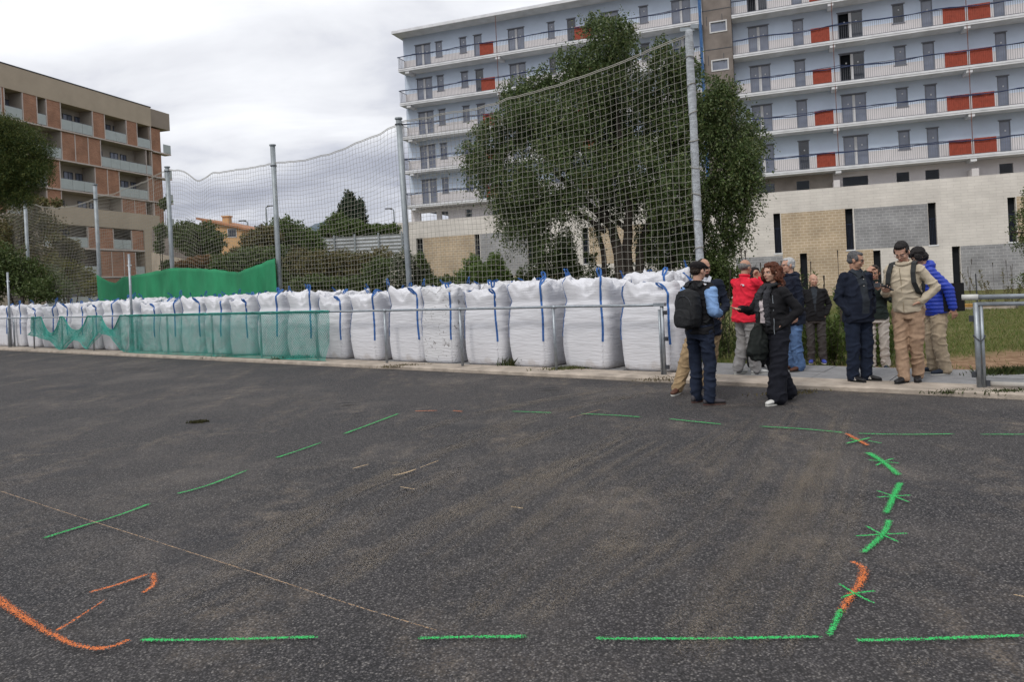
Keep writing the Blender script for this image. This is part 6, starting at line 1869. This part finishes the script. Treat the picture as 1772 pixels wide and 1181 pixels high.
def track(px, gap, w_, n=2):
    pts = [gnd(u, v, 0) for u, v in px]
    d = (pts[-1] - pts[0]).normalized(); sd = Vector((-d.y, d.x, 0))
    for k in range(n):
        for off in (-.02, .09):
            stroke([p + sd * ((k - (n - 1) / 2) * gap + off + .05 * noise.noise(p * 1.1 + Vector((k, off * 9, 0)))) for p in pts], [w_ * .4, w_, w_ * .9, w_ * .3], 'u', TR, 10)
track([(420, 1000), (600, 890), (830, 780), (1010, 715)], .55, .13)
track([(640, 1090), (850, 930), (1080, 800), (1230, 715)], .9, .15)
track([(990, 1170), (1180, 980), (1320, 820), (1400, 705)], .8, .17)
track([(1080, 1100), (1290, 930), (1380, 800), (1430, 700)], .5, .12)
track([(260, 1080), (420, 1010), (640, 870), (800, 800)], .3, .09, 2)
track([(700, 770), (900, 715), (1080, 680), (1160, 665)], .7, .16)
track([(760, 1010), (900, 900), (1040, 810), (1150, 750)], .35, .12)
track([(1240, 1160), (1330, 1010), (1420, 880), (1450, 790)], .4, .11)
stroke([FW(s_, 9.9 + .05 * math.sin(s_ * 2.3)) for s_ in range(-34, 8, 2)], .16, 'u', 'kerb_dust', 6)
GL = 'green_paint_line'; OL = 'orange_paint_line'
# near row of long dashes
stroke([(236, 1112), (300, 1113), (420, 1111), (574, 1107)], [.028, .022, .020, .024], 'g', GL)
stroke([(711, 1111), (800, 1108), (930, 1107)], [.024, .022, .028], 'g', GL)
stroke([(1028, 1110), (1060, 1111), (1200, 1111), (1300, 1110), (1440, 1107)], [.032, .022, .020, .022, .026], 'g', GL)
stroke([(1466, 1114), (1560, 1113), (1680, 1109), (1790, 1105)], [.026, .022, .022, .022], 'g', GL)
# left edge dashes
stroke([(64, 939), (140, 915), (200, 897), (268, 872)], [.034, .022, .02, .03], 'g', GL)
stroke([(298, 860), (360, 843), (440, 812)], [.032, .022, .022], 'g', GL)
stroke([(472, 797), (515, 783), (563, 766)], [.036, .024, .022], 'g', GL)
stroke([(588, 756), (640, 737), (698, 715)], [.04, .028, .028], 'g', GL)
# far edge dashes
stroke([(880, 714), (960, 717)], .03, 'g', GL); stroke([(995, 718), (1060, 721), (1118, 725)], .03, 'g', GL)
stroke([(1152, 727), (1200, 732), (1258, 738)], .03, 'g', GL); stroke([(1303, 740), (1400, 746), (1470, 753)], .028, 'g', GL)
stroke([(1470, 753), (1560, 755), (1665, 754)], .024, 'g', GL); stroke([(1690, 755), (1790, 755)], .02, 'g', GL)
stroke([(715, 714), (760, 713)], .03, 'o', OL); stroke([(782, 713), (802, 715)], .03, 'o', OL)
# curve of crosses on the right
def star(u, v, ru, rv, thick=.022, key='g', arms=((-1, -.75, .9, .8), (-1, .15, 1, -.15))):
    for a, b, c, d in arms: stroke([(u + a * ru, v + b * rv), (u, v), (u + c * ru, v + d * rv)], thick * .9, key, GL)
stroke([(1462, 752), (1480, 762), (1506, 777)], [.03, .045, .04], 'o', OL)
stroke([(1461, 772), (1510, 760)], .025, 'g', GL); stroke([(1500, 766), (1527, 771)], .02, 'g', GL); stroke([(1470, 762), (1490, 768)], .02, 'g', GL)
stroke([(1497, 784), (1528, 803), (1560, 831)], [.055, .045, .05], 'g', GL)
star(1530, 803, 32, 9, .022, arms=((-1, -.4, 1, .4), (-.5, .9, .6, -.7)))
stroke([(1560, 836), (1546, 865), (1531, 899)], [.045, .036, .036], 'g', GL); star(1547, 864, 34, 15, .020)
stroke([(1541, 901), (1528, 930), (1487, 969)], [.034, .034, .03], 'g', GL); star(1526, 931, 52, 18, .018, arms=((-.6, -.95, .65, .85), (-1, .2, 1, -.12)))
stroke([(1470, 976), (1494, 990), (1489, 1015), (1468, 1045), (1450, 1074)], [.022, .040, .036, .036, .030], 'o', OL)
star(1480, 1035, 42, 22, .016, arms=((-.75, -.9, .95, .95), (-.7, .45, 1, -.25)))
stroke([(1458, 1058), (1446, 1085), (1433, 1113)], [.030, .024, .026], 'g', GL)
# orange arrow and arc lower left
stroke([(-30, 1028), (0, 1047), (30, 1068), (80, 1100), (130, 1124), (180, 1130), (232, 1113)], [.055, .052, .044, .034, .030, .030, .026], 'o', OL)
stroke([(92, 1103), (130, 1080), (190, 1040)], [.022, .016, .013], 'o', OL)
stroke([(148, 1034), (200, 1020), (266, 997)], [.026, .026, .034], 'o', OL); stroke([(264, 996), (266, 1018), (244, 1036)], [.034, .030, .020], 'o', OL)
stroke([(1752, 1037), (1790, 1045)], .012, 'y', 'tan_scrape')
# thin chalk and worn lines
stroke([(-20, 848), (160, 908), (420, 992), (600, 1052), (762, 1102)], .010, 'c', 'chalk_line', 60)
stroke([(978, 729), (1045, 711)], .02, 'c', 'chalk_line')
stroke([(30, 626), (140, 631), (260, 640), (370, 651)], .05, 'w', 'worn_line'); stroke([(15, 627), (80, 624)], .10, 'w', 'worn_line')
stroke([(-20, 640), (10, 637), (27, 632), (20, 636), (-20, 641)], .09, 'w', 'worn_line')
stroke([(1430, 726), (1500, 729), (1620, 739), (1720, 746)], .018, 'w', 'worn_line')
stroke([(0, 793), (120, 788), (260, 770), (340, 757), (470, 752)], .035, 'w', 'worn_line')
stroke([(-10, 625), (60, 627)], .04, 'w', 'worn_line')
stroke([(1500, 995), (1580, 1004)], .008, 'w', 'worn_line')
stroke([(676, 829), (700, 824), (724, 816)], [.015, .03, .012], 'y', 'tan_scrape'); stroke([(724, 816), (762, 801)], .010, 'y', 'tan_scrape')
stroke([(608, 817), (640, 808)], .016, 'y', 'tan_scrape'); stroke([(690, 848), (720, 853)], .012, 'y', 'tan_scrape'); stroke([(882, 883), (908, 887)], .012, 'y', 'tan_scrape')
for u, v, rx, ry, r_ in ((1100, 932, .16, .10, 0), (780, 1055, .12, .08, 0), (1090, 955, .3, .18, .3), (1415, 945, .14, .22, 0), (545, 815, .55, .28, .5), (600, 800, .4, .2, .4), (1270, 705, .7, .4, 0), (1430, 715, .35, .7, 0), (1380, 765, .8, .4, .1), (720, 845, .3, .16, 0),
                       (1000, 870, .7, .25, .6), (560, 1160, .10, .07, 0), (800, 1000, .5, .25, .5), (1180, 860, .6, .3, .5), (480, 900, .6, .2, .6), (1350, 880, .4, .5, .5), (900, 760, 1.0, .3, .4), (640, 960, .6, .22, .6), (260, 1075, .22, .10, .5), (1220, 1120, .3, .14, .2), (1600, 1160, .2, .1, 0), (1040, 690, .9, .5, 0), (150, 640, 1.5, .4, 0)):
    blot(u, v, rx, ry, 'u', 'dust_patch', r_)
for u, v, rx, ry in ((950, 676, .55, .10), (600, 702, .38, .12), (618, 721, .18, .07), (240, 640, .9, .12), (1110, 655, .5, .05)): blot(u, v, rx, ry, 'd', 'tar_patch')
# small clump of moss on the court
p = gnd(342, 732, 0)
pts = np.stack([p.x + rng.normal(0, .055, 260), p.y + rng.normal(0, .035, 260), np.full(260, .002)], 1)
o = quads_mesh('moss_clump', blades(pts, .03, .008, 1.4), [leaf_mat('moss', [(.03, .035, .012), (.06, .055, .02)], .8, .1)])
tag(o, 'small dark clump of moss lying on the asphalt at the left', 'moss')
